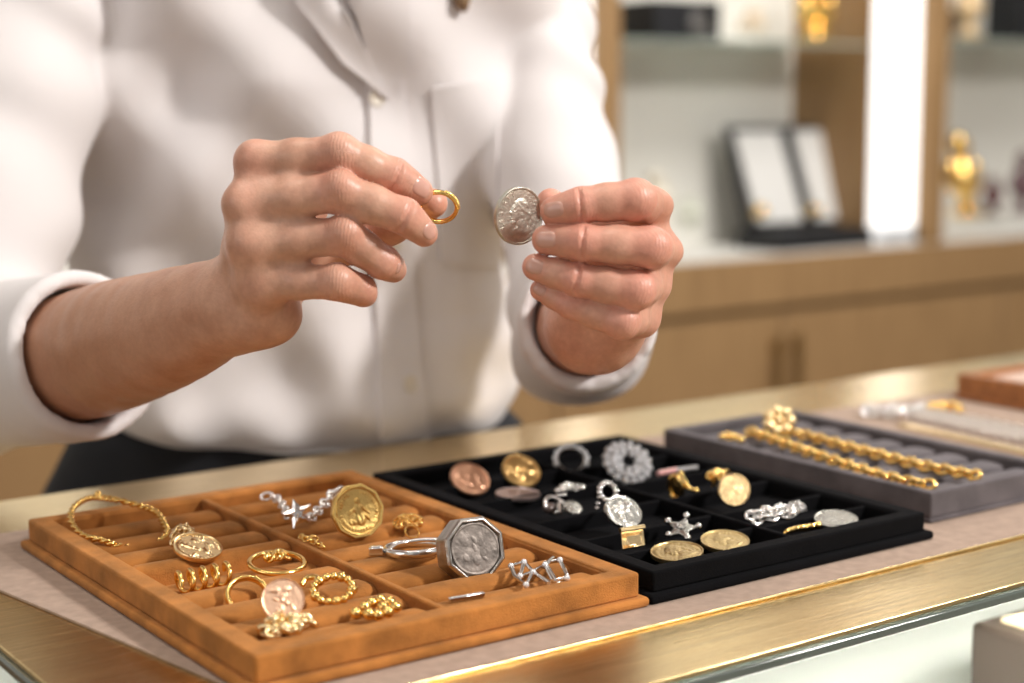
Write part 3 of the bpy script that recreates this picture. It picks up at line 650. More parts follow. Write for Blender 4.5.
def wob(Pn, sc, ph=0.0):
    x, y, z = Pn[..., 0]*sc, Pn[..., 1]*sc, Pn[..., 2]*sc
    return (np.sin(x*1.0+1.7*np.sin(z*.8+ph)+ph)+np.sin(y*1.13+1.3*np.sin(x*.9+2*ph)+1+ph)+np.sin(z*1.21+1.5*np.sin(y*.7+ph)+2))/3

class Hand:
    """nodes are (pixel x, pixel y, depth offset mm, radius px)"""
    def __init__(s, D): s.D = D; s.f = []; s.palm = []; s.arm = []; s.bump = []; s.joints = []; s.groove = []
    def n(s, q): d = s.D+q[2]/1000; return at(q[0], q[1], d), q[3]*d/FPX
    def finger(s, nodes):
        N = [s.n(q) for q in nodes]; out = [N[0]]
        for (a, ra), (b, rb) in zip(N[:-1], N[1:]):
            out += [((a+b)/2, (ra+rb)/2*(1.0 if len(out)+2 < 2*len(N)-1 else .96)), (b, rb)]
        s.f.append(out)
        for i in range(1, len(N)-1): t = N[i+1][0]-N[i-1][0]; s.joints.append((N[i][0], t/np.linalg.norm(t), 1.0 if i == 1 else .7, N[i][1]))
        s.joints.append((N[-1][0], (N[-1][0]-N[-2][0])/np.linalg.norm(N[-1][0]-N[-2][0]), .0, N[-1][1]*1.1)); s.joints.append((N[0][0], None, .0, N[0][1]))
    def sdf(s, Pn):
        d = None
        for a, b, ra, rb in s.palm:
            q = cap(Pn, a, b, ra, rb); d = q if d is None else smin(d, q, .009)
        arm = None
        for a, b, ra, rb in s.arm:
            q = cap(Pn, a, b, ra, rb); arm = q if arm is None else smin(arm, q, .002)
        d = smin(d, arm, .014); fs = None
        for F in s.f:
            g = None
            for (a, ra), (b, rb) in zip(F[:-1], F[1:]):
                q = cap(Pn, a, b, ra, rb); g = q if g is None else smin(g, q, .003)
            root = np.sqrt(((Pn-np.asarray(F[0][0], F4))**2).sum(-1)); k = .0105*np.clip(1.35-root/.030, .06, 1)
            fs = g if fs is None else smin(fs, g, .0009); h = np.clip(.5+.5*(g-d)/k, 0, 1); d = g*(1-h)+d*h-k*h*(1-h)
        for c, t, am, r in s.joints:
            if am != .7 or r < (.0074 if s.D > .707 else .0068): continue
            e1 = CAM-c; e1 = e1-t*(e1@t); e1 /= np.linalg.norm(e1); e2 = np.cross(t, e1)
            near = np.abs(Pn-np.asarray(c, F4)).max(-1) < .016
            if not near.any(): continue
            Q = Pn[near]; g = d[near]
            for off in (0.0,):
                pp = [c+t*off+(e1*math.cos(f_)+e2*math.sin(f_))*(r+.00070) for f_ in (-.95, -.45, 0, .45, .95)]
                for a, b in zip(pp[:-1], pp[1:]): g = smax(g, -cap(Q, a, b, .0009, .0009), .0010)
            d = d.copy(); d[near] = g
        for c, r, k in s.bump: d = smin(d, sph(Pn, c, r), k)
        for a, b, r, k in s.groove: d = smax(d, -cap(Pn, a, b, r, r), k)
        return d+.00035*wob(Pn, 210)+.0005*wob(Pn, 75, 1.3)

def armseg(N):
    q = curve([np.append(p, r) for p, r in N], 5); return [(a[:3], b[:3], a[3], b[3]) for a, b in zip(q[:-1], q[1:])]
# ---- the person's right hand (left in the photo), pinching the ring
HL = Hand(.710)
HL.finger([(254, 161, 0, 18.5), (338, 154.5, -5, 19.3), (394, 177, 0, 17.5), (419, 191, 6, 14.3)])
HL.finger([(250, 203, -2, 19), (339, 191.5, -10, 20.6), (404, 216, -8, 17.6), (424, 233, -1, 13.8)])
HL.finger([(252, 244, -1, 18.5), (344, 235, -7, 18.5), (383, 262, 2, 16.5), (393, 270, 15, 12.5)])
HL.finger([(260, 280, 5, 17.5), (337, 283, -3, 16.6), (361, 290, 5, 14.8), (365, 295, 14, 11.5)])
HL.finger([(300, 262, 46, 21), (372, 238, 44, 18), (410, 214, 31, 17), (433, 203, 22.5, 14.8)])
wL = HL.n((236, 306, 36, 44))
def cp(H, a, b): (p, ra), (q, rb) = H.n(a), H.n(b); H.palm.append((p, q, ra, rb))
cp(HL, (254, 288, 34, 29), (259, 164, 4, 14)); cp(HL, (256, 298, 30, 28), (253, 205, 2, 14)); cp(HL, (258, 302, 28, 28), (255, 246, 4, 14)); cp(HL, (260, 306, 26, 31), (262, 281, 9, 15)); cp(HL, (300, 262, 44, 20), (280, 190, 24, 17)); cp(HL, (300, 262, 44, 20), (295, 225, 24, 16)); cp(HL, (300, 235, 38, 17), (330, 178, 23, 11))
cp(HL, (248, 306, 40, 36), (303, 262, 45, 24)); cp(HL, (256, 300, 30, 32), (270, 314, 22, 31)); cp(HL, (258, 172, 14, 15), (264, 280, 22, 24)); cp(HL, (270, 250, 30, 24), (258, 200, 20, 20))
armL = [(-40, 384, 245, 56), (20, 374, 200, 60), (95, 352, 140, 64.5), (165, 330, 82, 59), (215, 310, 46, 47.5), (240, 302, 33, 42)]
NL = [HL.n(q) for q in armL]; HL.arm = armseg(NL)
for q in ((238, 201, -6, 12), (242, 242, -4, 11), (254, 154, -2, 11), (340, 149, -9, 12), (342, 188, -15, 12.5), (346, 231, -11, 11.5), (338, 281, -6, 11)): c_, r_ = HL.n(q); HL.bump.append((c_, r_, .006))
for pl in (((249, 240, -4), (260, 290, 8), (258, 320, 22)), ((241, 206, 2), (242, 250, 12), (242, 290, 22))):
    for a, b in zip(pl[:-1], pl[1:]): HL.palm.append((HL.n((*a, 0))[0]*1, HL.n((*b, 0))[0], .0062, .0062))
# ---- the person's left hand (right in the photo), holding up the coin
HR = Hand(.705)
HR.finger([(650, 206, 36, 17), (634, 200, 0, 19.5), (580, 205.5, -2, 17.8), (555, 210, 0, 14.2)])
HR.finger([(660, 250, 40, 16), (649, 247.5, -3, 20.2), (584, 242.5, -4, 17.6), (547, 240, 2, 14.6)])
HR.finger([(652, 284, 42, 15.5), (635, 289.5, 0, 19.2), (578, 280, 0, 16.4), (536, 267, 5, 13.2)])
HR.finger([(640, 318, 42, 16), (621, 321, 5, 17), (570, 304, 6, 14.4), (541, 290, 9, 11.2)])
HR.finger([(600, 285, 62, 23), (578, 240, 44, 19), (562, 216, 30, 17.5), (550, 203, 21, 15.4)])
cp(HR, (600, 326, 78, 34), (648, 208, 38, 16)); cp(HR, (600, 326, 78, 34), (658, 250, 42, 15)); cp(HR, (602, 326, 80, 34), (650, 285, 44, 15)); cp(HR, (600, 330, 82, 32), (640, 318, 46, 16))
cp(HR, (590, 324, 80, 34), (600, 287, 64, 26)); cp(HR, (640, 226, 42, 15), (588, 226, 34, 11)); cp(HR, (578, 322, 72, 26), (590, 300, 56, 24)); cp(HR, (640, 240, 56, 24), (620, 300, 62, 26))
armR = [(582, 334, 325, 54), (584, 330, 215, 52), (586, 327, 140, 42), (589, 326, 95, 38), (594, 328, 78, 38)]
NR = [HR.n(q) for q in armR]; HR.arm = armseg(NR)
for q in ((671, 252, 36, 9), (660, 205, 28, 11), (657, 287, 38, 9), (640, 199, -1, 11.5), (655, 246, -3, 12), (640, 289, -1, 11), (624, 322, 3, 10)): c_, r_ = HR.n(q); HR.bump.append((c_, r_, .006))

# ---- torso frame and clothes
ZS = [-.20, -.06, 0, .08, .16, .24, .30, .36, .405, .44]
CXS = [.564, .559, .555, .551, .552, .556, .550, .542, .537, .535]; CYS = [1.07, 1.066, 1.062, 1.058, 1.050, 1.040, 1.030, 1.018, 1.010, 1.005]
AS = [.160, .154, .150, .150, .167, .174, .180, .158, .085, .055]; BS = [.100, .098, .104, .106, .112, .122, .112, .088, .065, .055]
SD = np.array([.914, -.405]); ND = np.array([-.405, -.914])
def torso(Pn, off=0.0, aa=AS, bb=BS):
    z = Pn[..., 2]; cx = np.interp(z, ZS, CXS); cy = np.interp(z, ZS, CYS); a = np.interp(z, ZS, aa)+off; b = np.interp(z, ZS, bb)+off
    dx, dy = Pn[..., 0]-cx, Pn[..., 1]-cy; u = (dx*SD[0]+dy*SD[1])/a; v = (dx*ND[0]+dy*ND[1])/b
    k0 = (np.abs(u)**2.3+np.abs(v)**2.3)**(1/2.3)+1e-6; k1 = np.sqrt((u/a)**2+(v/b)**2)+1e-6
    d = np.clip(k0*(k0-1)/k1, -.05, .3); return smax(smax(d, z-.455, .03), -.25-z, .02).astype(F4)
SLp, ELp = at(42, -62, 1.065), NL[0][0]+np.array([-.004, .006, .004])
SRp, ERp = at(514, -22, 1.20), NR[0][0]
uL = (NL[2][0]-NL[0][0]); uL /= np.linalg.norm(uL); openL = NL[1][0]+(NL[2][0]-NL[1][0])*.90
uR = (NR[2][0]-NR[0][0]); uR /= np.linalg.norm(uR); openR = NR[1][0]+(NR[2][0]-NR[1][0])*.72
openC = openR+UP*.006+RT*.002
nckA, nckB = at(341, 2, 1.02), at(350, -150, 1.10)
def drape(Pn):
    """soft folds of the cloth"""
    x, y, z = Pn[..., 0], Pn[..., 1], Pn[..., 2]; s = x*SD[0]+y*SD[1]
    return 1.5*(.0042*np.sin(52*s+34*z+2.2*np.sin(9*z+4))+.0036*np.sin(38*s-46*z+1.8*np.sin(17*s))+.0030*np.sin(88*s+16*z+1.5*np.sin(21*z))*np.clip((.12-z)/.12, 0, 1)+.0025*wob(Pn, 44, .7))
def shirt_sdf(Pn):
    z = Pn[..., 2]
    t = torso(Pn, .004)+drape(Pn)
    # blousing over the waistband and cut hem
    t = t-.010*np.exp(-((z-.012)/.022)**2); t = smax(t, -.014+.016*np.clip((.50-Pn[..., 0])/.08, 0, 1)-z+.003*np.sin(Pn[..., 0]*40), .012)
    up = cap(Pn, SLp, ELp, .060, .051); fo = cap(Pn, ELp, openL+uL*.02, .051, .0435)
    w = .0026*np.sin(((Pn-ELp)@((SLp-ELp)/np.linalg.norm(SLp-ELp)))*95+3*wob(Pn, 30))
    q = (Pn-openL)@uL; aL = smin(up, fo, .02)+(w+.0025*wob(Pn, 60, 2))*np.clip((-q-.03)/.06, .1, 1); aL = smax(aL, q, .003)
    roll_ = np.sqrt((np.linalg.norm((Pn-openL)-q[..., None]*uL, axis=-1)-.0405)**2*1.0+np.clip(np.abs(q+.014)-.012, 0, None)**2)-.0050
    aL = smin(aL, roll_+.0012*wob(Pn, 140), .003)
    inn = cap(Pn, openL-uL*.045, openL+uL*.08, .0365, .0380); aL = smax(aL, -inn, .003)
    up = cap(Pn, SRp, ERp, .050, .041); fo = cap(Pn, ERp, openR+uR*.02, .042, .0352)
    w = .0028*np.sin(((Pn-ERp)@((SRp-ERp)/np.linalg.norm(SRp-ERp)))*85+3*wob(Pn, 32, 1))
    q = (Pn-openR)@uR; aR = smin(up, fo, .02)+(w+.003*wob(Pn, 70, 3))*np.clip((-q-.03)/.07, .1, 1); aR = smax(aR, q+.004*wob(Pn, 60), .003)
    aR = smin(aR, smax(cap(Pn, openC-uR*.035, openC+uR*.03, .034, .0405), (Pn-openC)@uR-.002*wob(Pn, 55, 1), .004), .006); inn = cap(Pn, openC-uR*.05, openC+uR*.03, .0262, .0368); aR = smax(aR, -inn, .003)
    d = smin(smin(t, aL, .007), aR, .009)
    return smax(d, -cap(Pn, nckA, nckB, .006, .052), .006)
def core_sdf(Pn):
    d = torso(Pn, -.020)
    for a, b, ra, rb in ((SLp, NL[0][0], .038, .036), (NL[0][0], NL[1][0], .036, .0335), (SRp, NR[0][0], .034, .030), (NR[0][0], NR[1][0], .030, .028)): d = smin(d, cap(Pn, a, b, ra, rb), .02)
    nb = np.array([.536, 1.005, .40]); hc = np.array([.505, .960, .575]); d = smin(d, cap(Pn, nb, nb+np.array([-.008, -.012, .11]), .052, .050), .03)
    fwd = np.array([-.35, -.80, -.48]); fwd /= np.linalg.norm(fwd); rt = np.cross(fwd, [0, 0, 1.]); rt /= np.linalg.norm(rt); hu = np.cross(rt, fwd); ax = [rt, fwd, hu]
    d = smin(d, ell(Pn, hc+hu*.03, (.075, .094, .092), ax), .02); d = smin(d, ell(Pn, hc-hu*.035+fwd*.028, (.056, .060, .072), ax), .03)
    nose = hc+fwd*.098-hu*.012; d = smin(d, cap(Pn, hc+fwd*.086+hu*.018, nose+fwd*.010, .009, .0115), .010)
    for s in (-1, 1):
        d = smax(d, -sph(Pn, hc+fwd*.103+hu*.016+rt*s*.031, .017), .010); d = smin(d, sph(Pn, hc+fwd*.080+hu*.013+rt*s*.031, .0125), .003)
        d = smin(d, ell(Pn, hc+rt*s*.078-fwd*.008, (.008, .018, .030), ax), .006); d = smin(d, ell(Pn, hc+fwd*.072-hu*.022+rt*s*.036, (.022, .018, .020), ax), .02)
    d = smin(d, ell(Pn, hc+fwd*.090-hu*.050, (.024, .010, .006), ax), .004); d = smin(d, ell(Pn, hc+fwd*.089-hu*.063, (.021, .010, .007), ax), .004)
    for s in (-1, 1):
        d = smin(d, cap(Pn, (.575+s*.085, 1.07-s*.02, -.18), (.575+s*.09, 1.08-s*.02, -.85), .085, .045), .03)
    return d
HC = np.array([.505, .960, .575])
def hair_sdf(Pn):
    fwd = np.array([-.35, -.80, -.48]); fwd /= np.linalg.norm(fwd); rt = np.cross(fwd, [0, 0, 1.]); rt /= np.linalg.norm(rt); hu = np.cross(rt, fwd); ax = [rt, fwd, hu]
    d = ell(Pn, HC+hu*.036-fwd*.012, (.088, .104, .100), ax); q = (Pn-HC)@fwd; u = (Pn-HC)@hu
    d = smax(d, q-.045-.35*u, .02); d = smin(d, cap(Pn, HC-fwd*.055, HC-fwd*.055-np.array([0, -.03, .16]), .06, .045), .03)
    tip = at(463, 1, 1.055)
    d = smin(d, cap(Pn, HC-rt*.078-fwd*.01, HC-rt*.095-fwd*.01-np.array([0, 0, .13]), .03, .028), .02); d = smin(d, cap(Pn, HC-rt*.095-fwd*.01-np.array([0, 0, .13]), tip, .028, .007), .02)
    s = (Pn-HC)@rt; return d+.0018*np.sin(s*420+30*np.sin(u*9))+.002*wob(Pn, 90)
def trouser_sdf(Pn):
    z = Pn[..., 2]; A2 = [a+.012 for a in AS]; A2[0] = .205; A2[1] = .198; A2[2] = .166
    d = smax(torso(Pn, -.004, A2, BS)+.002*wob(Pn, 50)+.016*np.clip((z+.012)/.03, 0, 1), z-.030, .006)
    d2 = None
    for s in (-1, 1):
        q = smin(cap(Pn, (.573+s*.09, 1.075-s*.024, -.16), (.575+s*.092, 1.085-s*.025, -.50), .100, .074), cap(Pn, (.575+s*.092, 1.085-s*.025, -.50), (.575+s*.094, 1.10-s*.026, -.89), .074, .058), .02)
        d2 = q if d2 is None else smin(d2, q, .012)
    return smin(d, smax(d2+.003*wob(Pn, 60), -.90-z, .004), .03)
def skin_mat():
    m = mat('skin', (.62, .345, .235), .41, sss=.12, bump=0); nt = m.node_tree; N = nt.nodes; L = nt.links; b = N['Principled BSDF']
    tc = N.new('ShaderNodeTexCoord'); a = N.new('ShaderNodeAttribute'); a.attribute_name = 'red'; w1 = N.new('ShaderNodeAttribute'); w1.attribute_name = 'crease'; w2 = N.new('ShaderNodeAttribute'); w2.attribute_name = 'along'; w3 = N.new('ShaderNodeAttribute'); w3.attribute_name = 'warm'
    n1 = N.new('ShaderNodeTexNoise'); n1.inputs['Scale'].default_value = 75; n1.inputs['Detail'].default_value = 5; L.new(tc.outputs['Object'], n1.inputs['Vector'])
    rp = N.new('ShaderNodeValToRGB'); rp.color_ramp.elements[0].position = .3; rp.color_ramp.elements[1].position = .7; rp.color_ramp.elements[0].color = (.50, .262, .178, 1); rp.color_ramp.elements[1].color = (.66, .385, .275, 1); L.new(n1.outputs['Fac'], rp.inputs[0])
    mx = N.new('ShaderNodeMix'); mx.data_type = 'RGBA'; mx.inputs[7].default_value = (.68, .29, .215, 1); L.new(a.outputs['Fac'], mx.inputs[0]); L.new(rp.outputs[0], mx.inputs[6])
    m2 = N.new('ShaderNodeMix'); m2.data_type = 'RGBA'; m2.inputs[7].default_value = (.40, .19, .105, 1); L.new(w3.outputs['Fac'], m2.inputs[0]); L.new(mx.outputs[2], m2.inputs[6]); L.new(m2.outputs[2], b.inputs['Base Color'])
    # fine skin grain + knuckle lines across the fingers
    n5 = N.new('ShaderNodeTexNoise'); n5.inputs['Scale'].default_value = 420; n5.inputs['Detail'].default_value = 3; L.new(tc.outputs['Object'], n5.inputs['Vector'])
    hv = N.new('ShaderNodeHueSaturation'); mrg = N.new('ShaderNodeMapRange'); mrg.inputs[1].default_value = .3; mrg.inputs[2].default_value = .7; mrg.inputs[3].default_value = .95; mrg.inputs[4].default_value = 1.06; L.new(n5.outputs['Fac'], mrg.inputs[0]); L.new(mrg.outputs[0], hv.inputs['Value']); L.new(m2.outputs[2], hv.inputs['Color']); L.new(hv.outputs[0], b.inputs['Base Color'])
    n2 = N.new('ShaderNodeTexVoronoi'); n2.inputs['Scale'].default_value = 900; L.new(tc.outputs['Object'], n2.inputs['Vector'])
    n3 = N.new('ShaderNodeTexNoise'); n3.inputs['Scale'].default_value = 260; L.new(tc.outputs['Object'], n3.inputs['Vector'])
    def math_(op, x=None, y=None, v=None):
        q = N.new('ShaderNodeMath'); q.operation = op
        if x is not None: L.new(x, q.inputs[0])
        if y is not None: L.new(y, q.inputs[1])
        if v is not None: q.inputs[1].default_value = v
        return q.outputs[0]
    ph = math_('ADD', math_('MULTIPLY', w2.outputs['Fac'], v=4200), math_('MULTIPLY', n3.outputs['Fac'], v=9)); sn = math_('MULTIPLY', math_('SINE', ph), w1.outputs['Fac'])
    h = math_('ADD', math_('MULTIPLY', sn, v=.38), math_('ADD', math_('MULTIPLY', n2.outputs['Distance'], v=.35), math_('MULTIPLY', n3.outputs['Fac'], v=.6)))
    bp = N.new('ShaderNodeBump'); bp.inputs['Strength'].default_value = .5; bp.inputs['Distance'].default_value = .00035; L.new(h, bp.inputs['Height']); L.new(bp.outputs[0], b.inputs['Normal'])
    return m
SKIN = skin_mat()
allv = []; allf = []; red = []; cre = []; alo = []; war = []; base = 0
for H in (HL, HR):
    pts = [p for p, r in (NL if H is HL else NR)]+[p for F in H.f for p, r in F]; lo = np.min(pts, 0)-.034; hi = np.max(pts, 0)+.034
    lo = np.minimum(lo, np.min([p for p, r in (NL if H is HL else NR)], 0)-.042); vs, fs = nets(H.sdf, lo, hi, .00085)
    V4 = vs.astype(F4); R_ = np.zeros(len(vs)); C_ = np.zeros(len(vs)); A_ = np.zeros(len(vs))
    for c, t, am, r in H.joints:
        q = vs-c; dd = np.linalg.norm(q, axis=1); R_ = np.maximum(R_, np.exp(-(dd/(r*1.25))**4)*(.75 if am else .55))
        if am:
            s_ = q@t; e = np.exp(-(s_/(.0058 if am == 1 else .0036))**2)*(dd < r*2)*am; k = e > C_; C_[k] = e[k]; A_[k] = s_[k]
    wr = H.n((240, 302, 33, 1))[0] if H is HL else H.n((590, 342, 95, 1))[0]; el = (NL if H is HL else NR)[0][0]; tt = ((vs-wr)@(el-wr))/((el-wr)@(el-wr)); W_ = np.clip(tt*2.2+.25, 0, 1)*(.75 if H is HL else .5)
    if H is HR: R_ = np.clip(R_+.28, 0, 1)
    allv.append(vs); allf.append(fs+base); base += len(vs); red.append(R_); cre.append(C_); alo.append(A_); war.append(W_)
vs, fs = nets(core_sdf, (.22, .80, -.93), (.86, 1.24, .72), .006); allv.append(vs); allf.append(fs+base); z_ = np.zeros(len(vs)); red.append(z_); cre.append(z_); alo.append(z_); war.append(z_)
me = mesh_np('person', np.concatenate(allv), np.concatenate(allf))
for nm, arr in (('red', red), ('crease', cre), ('along', alo), ('warm', war)):
    at_ = me.attributes.new(nm, 'FLOAT', 'POINT'); at_.data.foreach_set('value', np.concatenate(arr).astype(F4))
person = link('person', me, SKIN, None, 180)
tag(person, 'person in a white rolled-sleeve shirt and black trousers holding up a ring and a coin', 'person')
# ---- fingernails
nailm = mat('fingernail', (.60, .335, .265), .25, coat=.35, sss=.1)
def nail(H, c, axd, L_, W_):
    axd = np.array(axd, float); axd /= np.linalg.norm(axd); pe = np.array([-axd[1], axd[0]]); nr, ns = 7, 40; pix = [c]
    for i in range(1, nr+1):
        for k in range(ns):
            a = 2*PI*k/ns; ca, sa = math.cos(a), math.sin(a); q = (abs(ca)**2.7+abs(sa)**2.7)**(-1/2.7)*i/nr
            lx = ca*q*L_*(1.0 if ca > 0 else .92); pix.append(tuple(np.array(c)+axd*lx+pe*(sa*q*W_)))
    c3 = march(H.sdf, [c], H.D-.06, H.D+.05)[0]; g0 = grad(H.sdf, c3[None].astype(F4))[0]; mpp = float((c3-CAM)@FW)/FPX
    ex = RT*axd[0]-UP*axd[1]; ex = ex-g0*(ex@g0); ex /= np.linalg.norm(ex); ey = np.cross(g0, ex); dx = np.array(pix)-np.array(c); pts = c3+(dx@axd)[:, None]*mpp*ex-(dx@pe)[:, None]*mpp*ey
    for _ in range(5): pts = pts-grad(H.sdf, pts.astype(F4))*H.sdf(pts.astype(F4))[:, None]
    g = grad(H.sdf, pts.astype(F4)); rr = np.array([0]+[i/nr for i in range(1, nr+1) for _ in range(ns)])
    top = pts+g*(.00045-.0004*rr**6)[:, None]; bot = pts-g*.0008; vs = np.concatenate([top, bot]); n0 = len(pts); fs = []
    for k in range(ns):
        k2 = (k+1) % ns; fs += [(0, 1+k, 1+k2), (n0, n0+1+k2, n0+1+k)]
        for i in range(nr-1):
            a, b = 1+i*ns, 1+(i+1)*ns; fs += [(a+k, b+k, b+k2, a+k2), (n0+a+k2, n0+b+k2, n0+b+k, n0+a+k)]
        e = 1+(nr-1)*ns; fs.append((e+k, n0+e+k, n0+e+k2, e+k2))
    m = MB(); m.add([tuple(p) for p in vs], fs); m.build('fingernail', nailm, person, 50)
nail(HL, (422.5, 187.5), (.93, .40), 11.5, 11.5); nail(HL, (430.5, 231), (.72, .66), 9, 10)
nail(HL, (399, 268.5), (.55, .83), 7, 4.5)
nail(HR, (553.5, 209.5), (-1, .12), 11.5, 9.3); nail(HR, (545.5, 239.5), (-1, .03), 12, 9.8); nail(HR, (534, 266), (-1, -.18), 10, 9.3); nail(HR, (539, 289.5), (-.85, -.45), 8, 6.3)
# ---- clothes
shm = mat('white_cotton', (.72, .685, .685), .85, sheen=.15, bump=.25, bscale=1500, sss=0)
vs, fs = nets(shirt_sdf, (.14, .60, -.07), (.86, 1.24, .48), .0035, slack=.012); shirt = link('shirt', mesh_np('shirt', vs, fs), shm, person, 180)
vs, fs = nets(trouser_sdf, (.34, .90, -.93), (.82, 1.24, .06), .007, slack=.01); link('trousers', mesh_np('trousers', vs, fs), mat('black_twill', (.007, .008, .012), .85, bump=.2, bscale=900), person, 180)
vs, fs = nets(hair_sdf, (.34, .80, .22), (.70, 1.14, .74), .0045, slack=.008); link('hair', mesh_np('hair', vs, fs), mat('dark_blond_hair', (.20, .115, .05), .45, bump=.3, bscale=400), person, 180)
m = MB()
for s in (-1, 1):
    m.lathe([(0, 0), (.042, 0), (.046, .01), (.044, .03), (.036, .055), (.020, .07), (0, .074)], Matrix.Translation((.575+s*.094, 1.06-s*.026, FLOOR)) @ Matrix.Diagonal((.95, 2.4, 1, 1)), 24)
    m2 = m; m2.build('shoe', mat('black_leather_shoe', (.01, .01, .01), .35), person, 60); m = MB()
def sheet(px4, nu, nv, off, th, name, mt=None, pin=None):
    """a strip of cloth lying on the shirt: hit points of the shirt under a pixel quad, lifted and thickened"""
    a, b, c, d = [np.array(p, float) for p in px4]; pix = []
    for i in range(nu+1):
        for j in range(nv+1):
            u, v = i/nu, j/nv; pix.append(tuple((a*(1-u)+b*u)*(1-v)+(d*(1-u)+c*u)*v))
    pts = march(shirt_sdf, pix, .9, 1.25, 120); g = grad(shirt_sdf, pts.astype(F4), .004); top = pts+g*off; bot = pts+g*(off-th); n0 = len(pts); fs = []; W2 = nv+1
    for i in range(nu):
        for j in range(nv):
            q = (i*W2+j, (i+1)*W2+j, (i+1)*W2+j+1, i*W2+j+1); fs += [q, tuple(n0+x for x in q[::-1])]
    edge = [i*W2 for i in range(nu+1)]+[nu*W2+j for j in range(1, nv+1)]+[i*W2+nv for i in range(nu-1, -1, -1)]+[j for j in range(nv-1, 0, -1)]
    for x, y in zip(edge, edge[1:]+edge[:1]): fs.append((y, x, n0+x, n0+y))
    m = MB(); m.add([tuple(p) for p in np.concatenate([top, bot])], fs); return m.build(name, mt or shm, person, 40)
pk = sheet([(366, 84), (400, 78), (425, 434), (379, 440)], 6, 40, .0046, .008, 'placket')
sheet([(432, 88), (500, 78), (498, 268), (440, 262)], 14, 26, .0022, .005, 'pocket')
sheet([(276, -34), (338, -20), (386, 98), (338, 62)], 12, 16, .0085, .005, 'collar')
sheet([(350, -22), (402, -26), (408, 70), (376, 96)], 10, 16, .0075, .005, 'collar')
for (px, py, r) in ((374, 98, .0055), (406, 384, .0058), (392, 240, .0056)):
    p = march(shirt_sdf, [(px, py)], .9, 1.25, 120); g = grad(shirt_sdf, p.astype(F4), .004)[0]; m = MB()
    m.lathe([(0, 0), (r, 0), (r, .0014), (r*.78, .0019), (r*.6, .0012), (0, .0012)], frame_M(p[0]+g*.0046, g), 28)
    m.build('button', mat('shell_button', (.70, .64, .55), .3, coat=.4), person, 40)

# ---- the held ring and coin
c = HL.n((438.5, 207, 13, 0))[0]; n = nimg(c, .80, 265); R0 = 18.3*.723/FPX
r = jewel('gold_ring', c, 'thin gold ring pinched between finger and thumb of the hand at left', 'ring')
m = MB(); m.ring(c, n, R0, .0010, 72, 12, 1.0, 1.0, flat=1.5); m.build('band', M['gold'], r, 60)
m = MB(); x_, y_, z_ = basis(n)
for k in range(7): a = math.radians(-2+k*11); m.ball(np.array(V(c)+x_*(R0*1.04*math.cos(a))+y_*(R0*1.04*math.sin(a))), .0013, 8)
m.build('setting', M['gold'], r, 60)
c = HR.n((518.5, 216, 12.5, 0))[0]; n = nimg(c, .80, -8); R0 = 29*.7175/FPX
r = jewel('quarter_coin', c, 'silver coin with a profile head held up in the fingertips of the hand at right', 'coin')
coin_mb(c, n, R0, .0018, rel_bust, depth=.032, marks=0, res=(160, 60)).build('blank', M['nickel'], r, 35)
Mx = frame_M(c, n)
def arc_text(s, rad, a0, a1, size, parent, mt, h):
    for i, chh in enumerate(s):
        a = math.radians(a0+(a1-a0)*i/max(1, len(s)-1)); cu = bpy.data.curves.new('letter', 'FONT'); cu.body = chh; cu.size = size; cu.extrude = .00030; cu.align_x = 'CENTER'; cu.align_y = 'CENTER'
        o = bpy.data.objects.new('letter', cu); me = bpy.data.meshes.new_from_object(o); bpy.data.objects.remove(o)
        T_ = Mx @ Matrix.Translation((rad*math.cos(a), rad*math.sin(a), h)) @ Matrix.Rotation(a-PI/2, 4, 'Z'); me.transform(T_); yield me
ms = list(arc_text('LIBERTY', R0*.79, 205, 112, .0034, r, None, .0009))
vv = []; ff = []; 
m = MB()
for me_ in ms: m.add([tuple(v.co) for v in me_.vertices], [tuple(p.vertices) for p in me_.polygons])
m.build('lettering', mat('bright_nickel', (.88, .87, .80), .35, 1), r, 20)
# ------------------------------------------------------------------ wall cabinet behind
YF, YB = 2.35, 2.62
ZT = float(ony(700, 261, YF)[2])
M['handle'] = mat('dark_brass', (.30, .19, .07), .35, .9)
cab = empty('wall_cabinet', (2.4, 2.5, FLOOR), 'tall oak display cabinet with lit white niches along the back wall', 'cabinet')
cx0, cx1 = -2.3, 6.4
m = MB(); m.box((cx0, YF+.03, FLOOR), (cx1, 3.45, ZT-.115)); m.build('carcass', woodd, cab)
m = MB(); m.box((cx0, YF, ZT-.105), (cx1, YB+.1, ZT-.004)); m.build('top_rail', wood, cab, bevel=.003)
m = MB(); m.box((cx0, YF+.012, ZT-.0045), (cx1, YB+.1, ZT+.001)); m.build('counter_surface', white, cab, bevel=.001)
def X(px, y): return float(ony(px, 200, y)[0])
m = MB(); m.box((cx0, YB, ZT), (cx1, YB+.02, 1.6)); m.build('back_panel', mat('niche_white', (.80, .79, .74), .6), cab)
led = mat('led_panel', (1, 1, 1), .5, emis=(1, .98, .95), estr=1.2)
posts = [(598, 622), (926, 946)]; strips = [(573, 597), (881, 922)]
for (a, b) in posts:
    m = MB(); m.box((X(a, YF), YF+.004, ZT), (X(b, YF), YF+.035, 1.6)); m.build('post', wood, cab, bevel=.003)
for (a, b), (pa, pb) in zip(strips, posts):
    m = MB(); m.box((X(a, YF), YF+.02, ZT+.004), (X(b, YF)+.002, YF+.034, 1.6)); m.build('light_panel', led, cab)
    m = MB(); m.box((X(a, YF), YF+.036, ZT), (X(pb, YF), YB, 1.6)); m.build('divider_panel', woodd, cab)
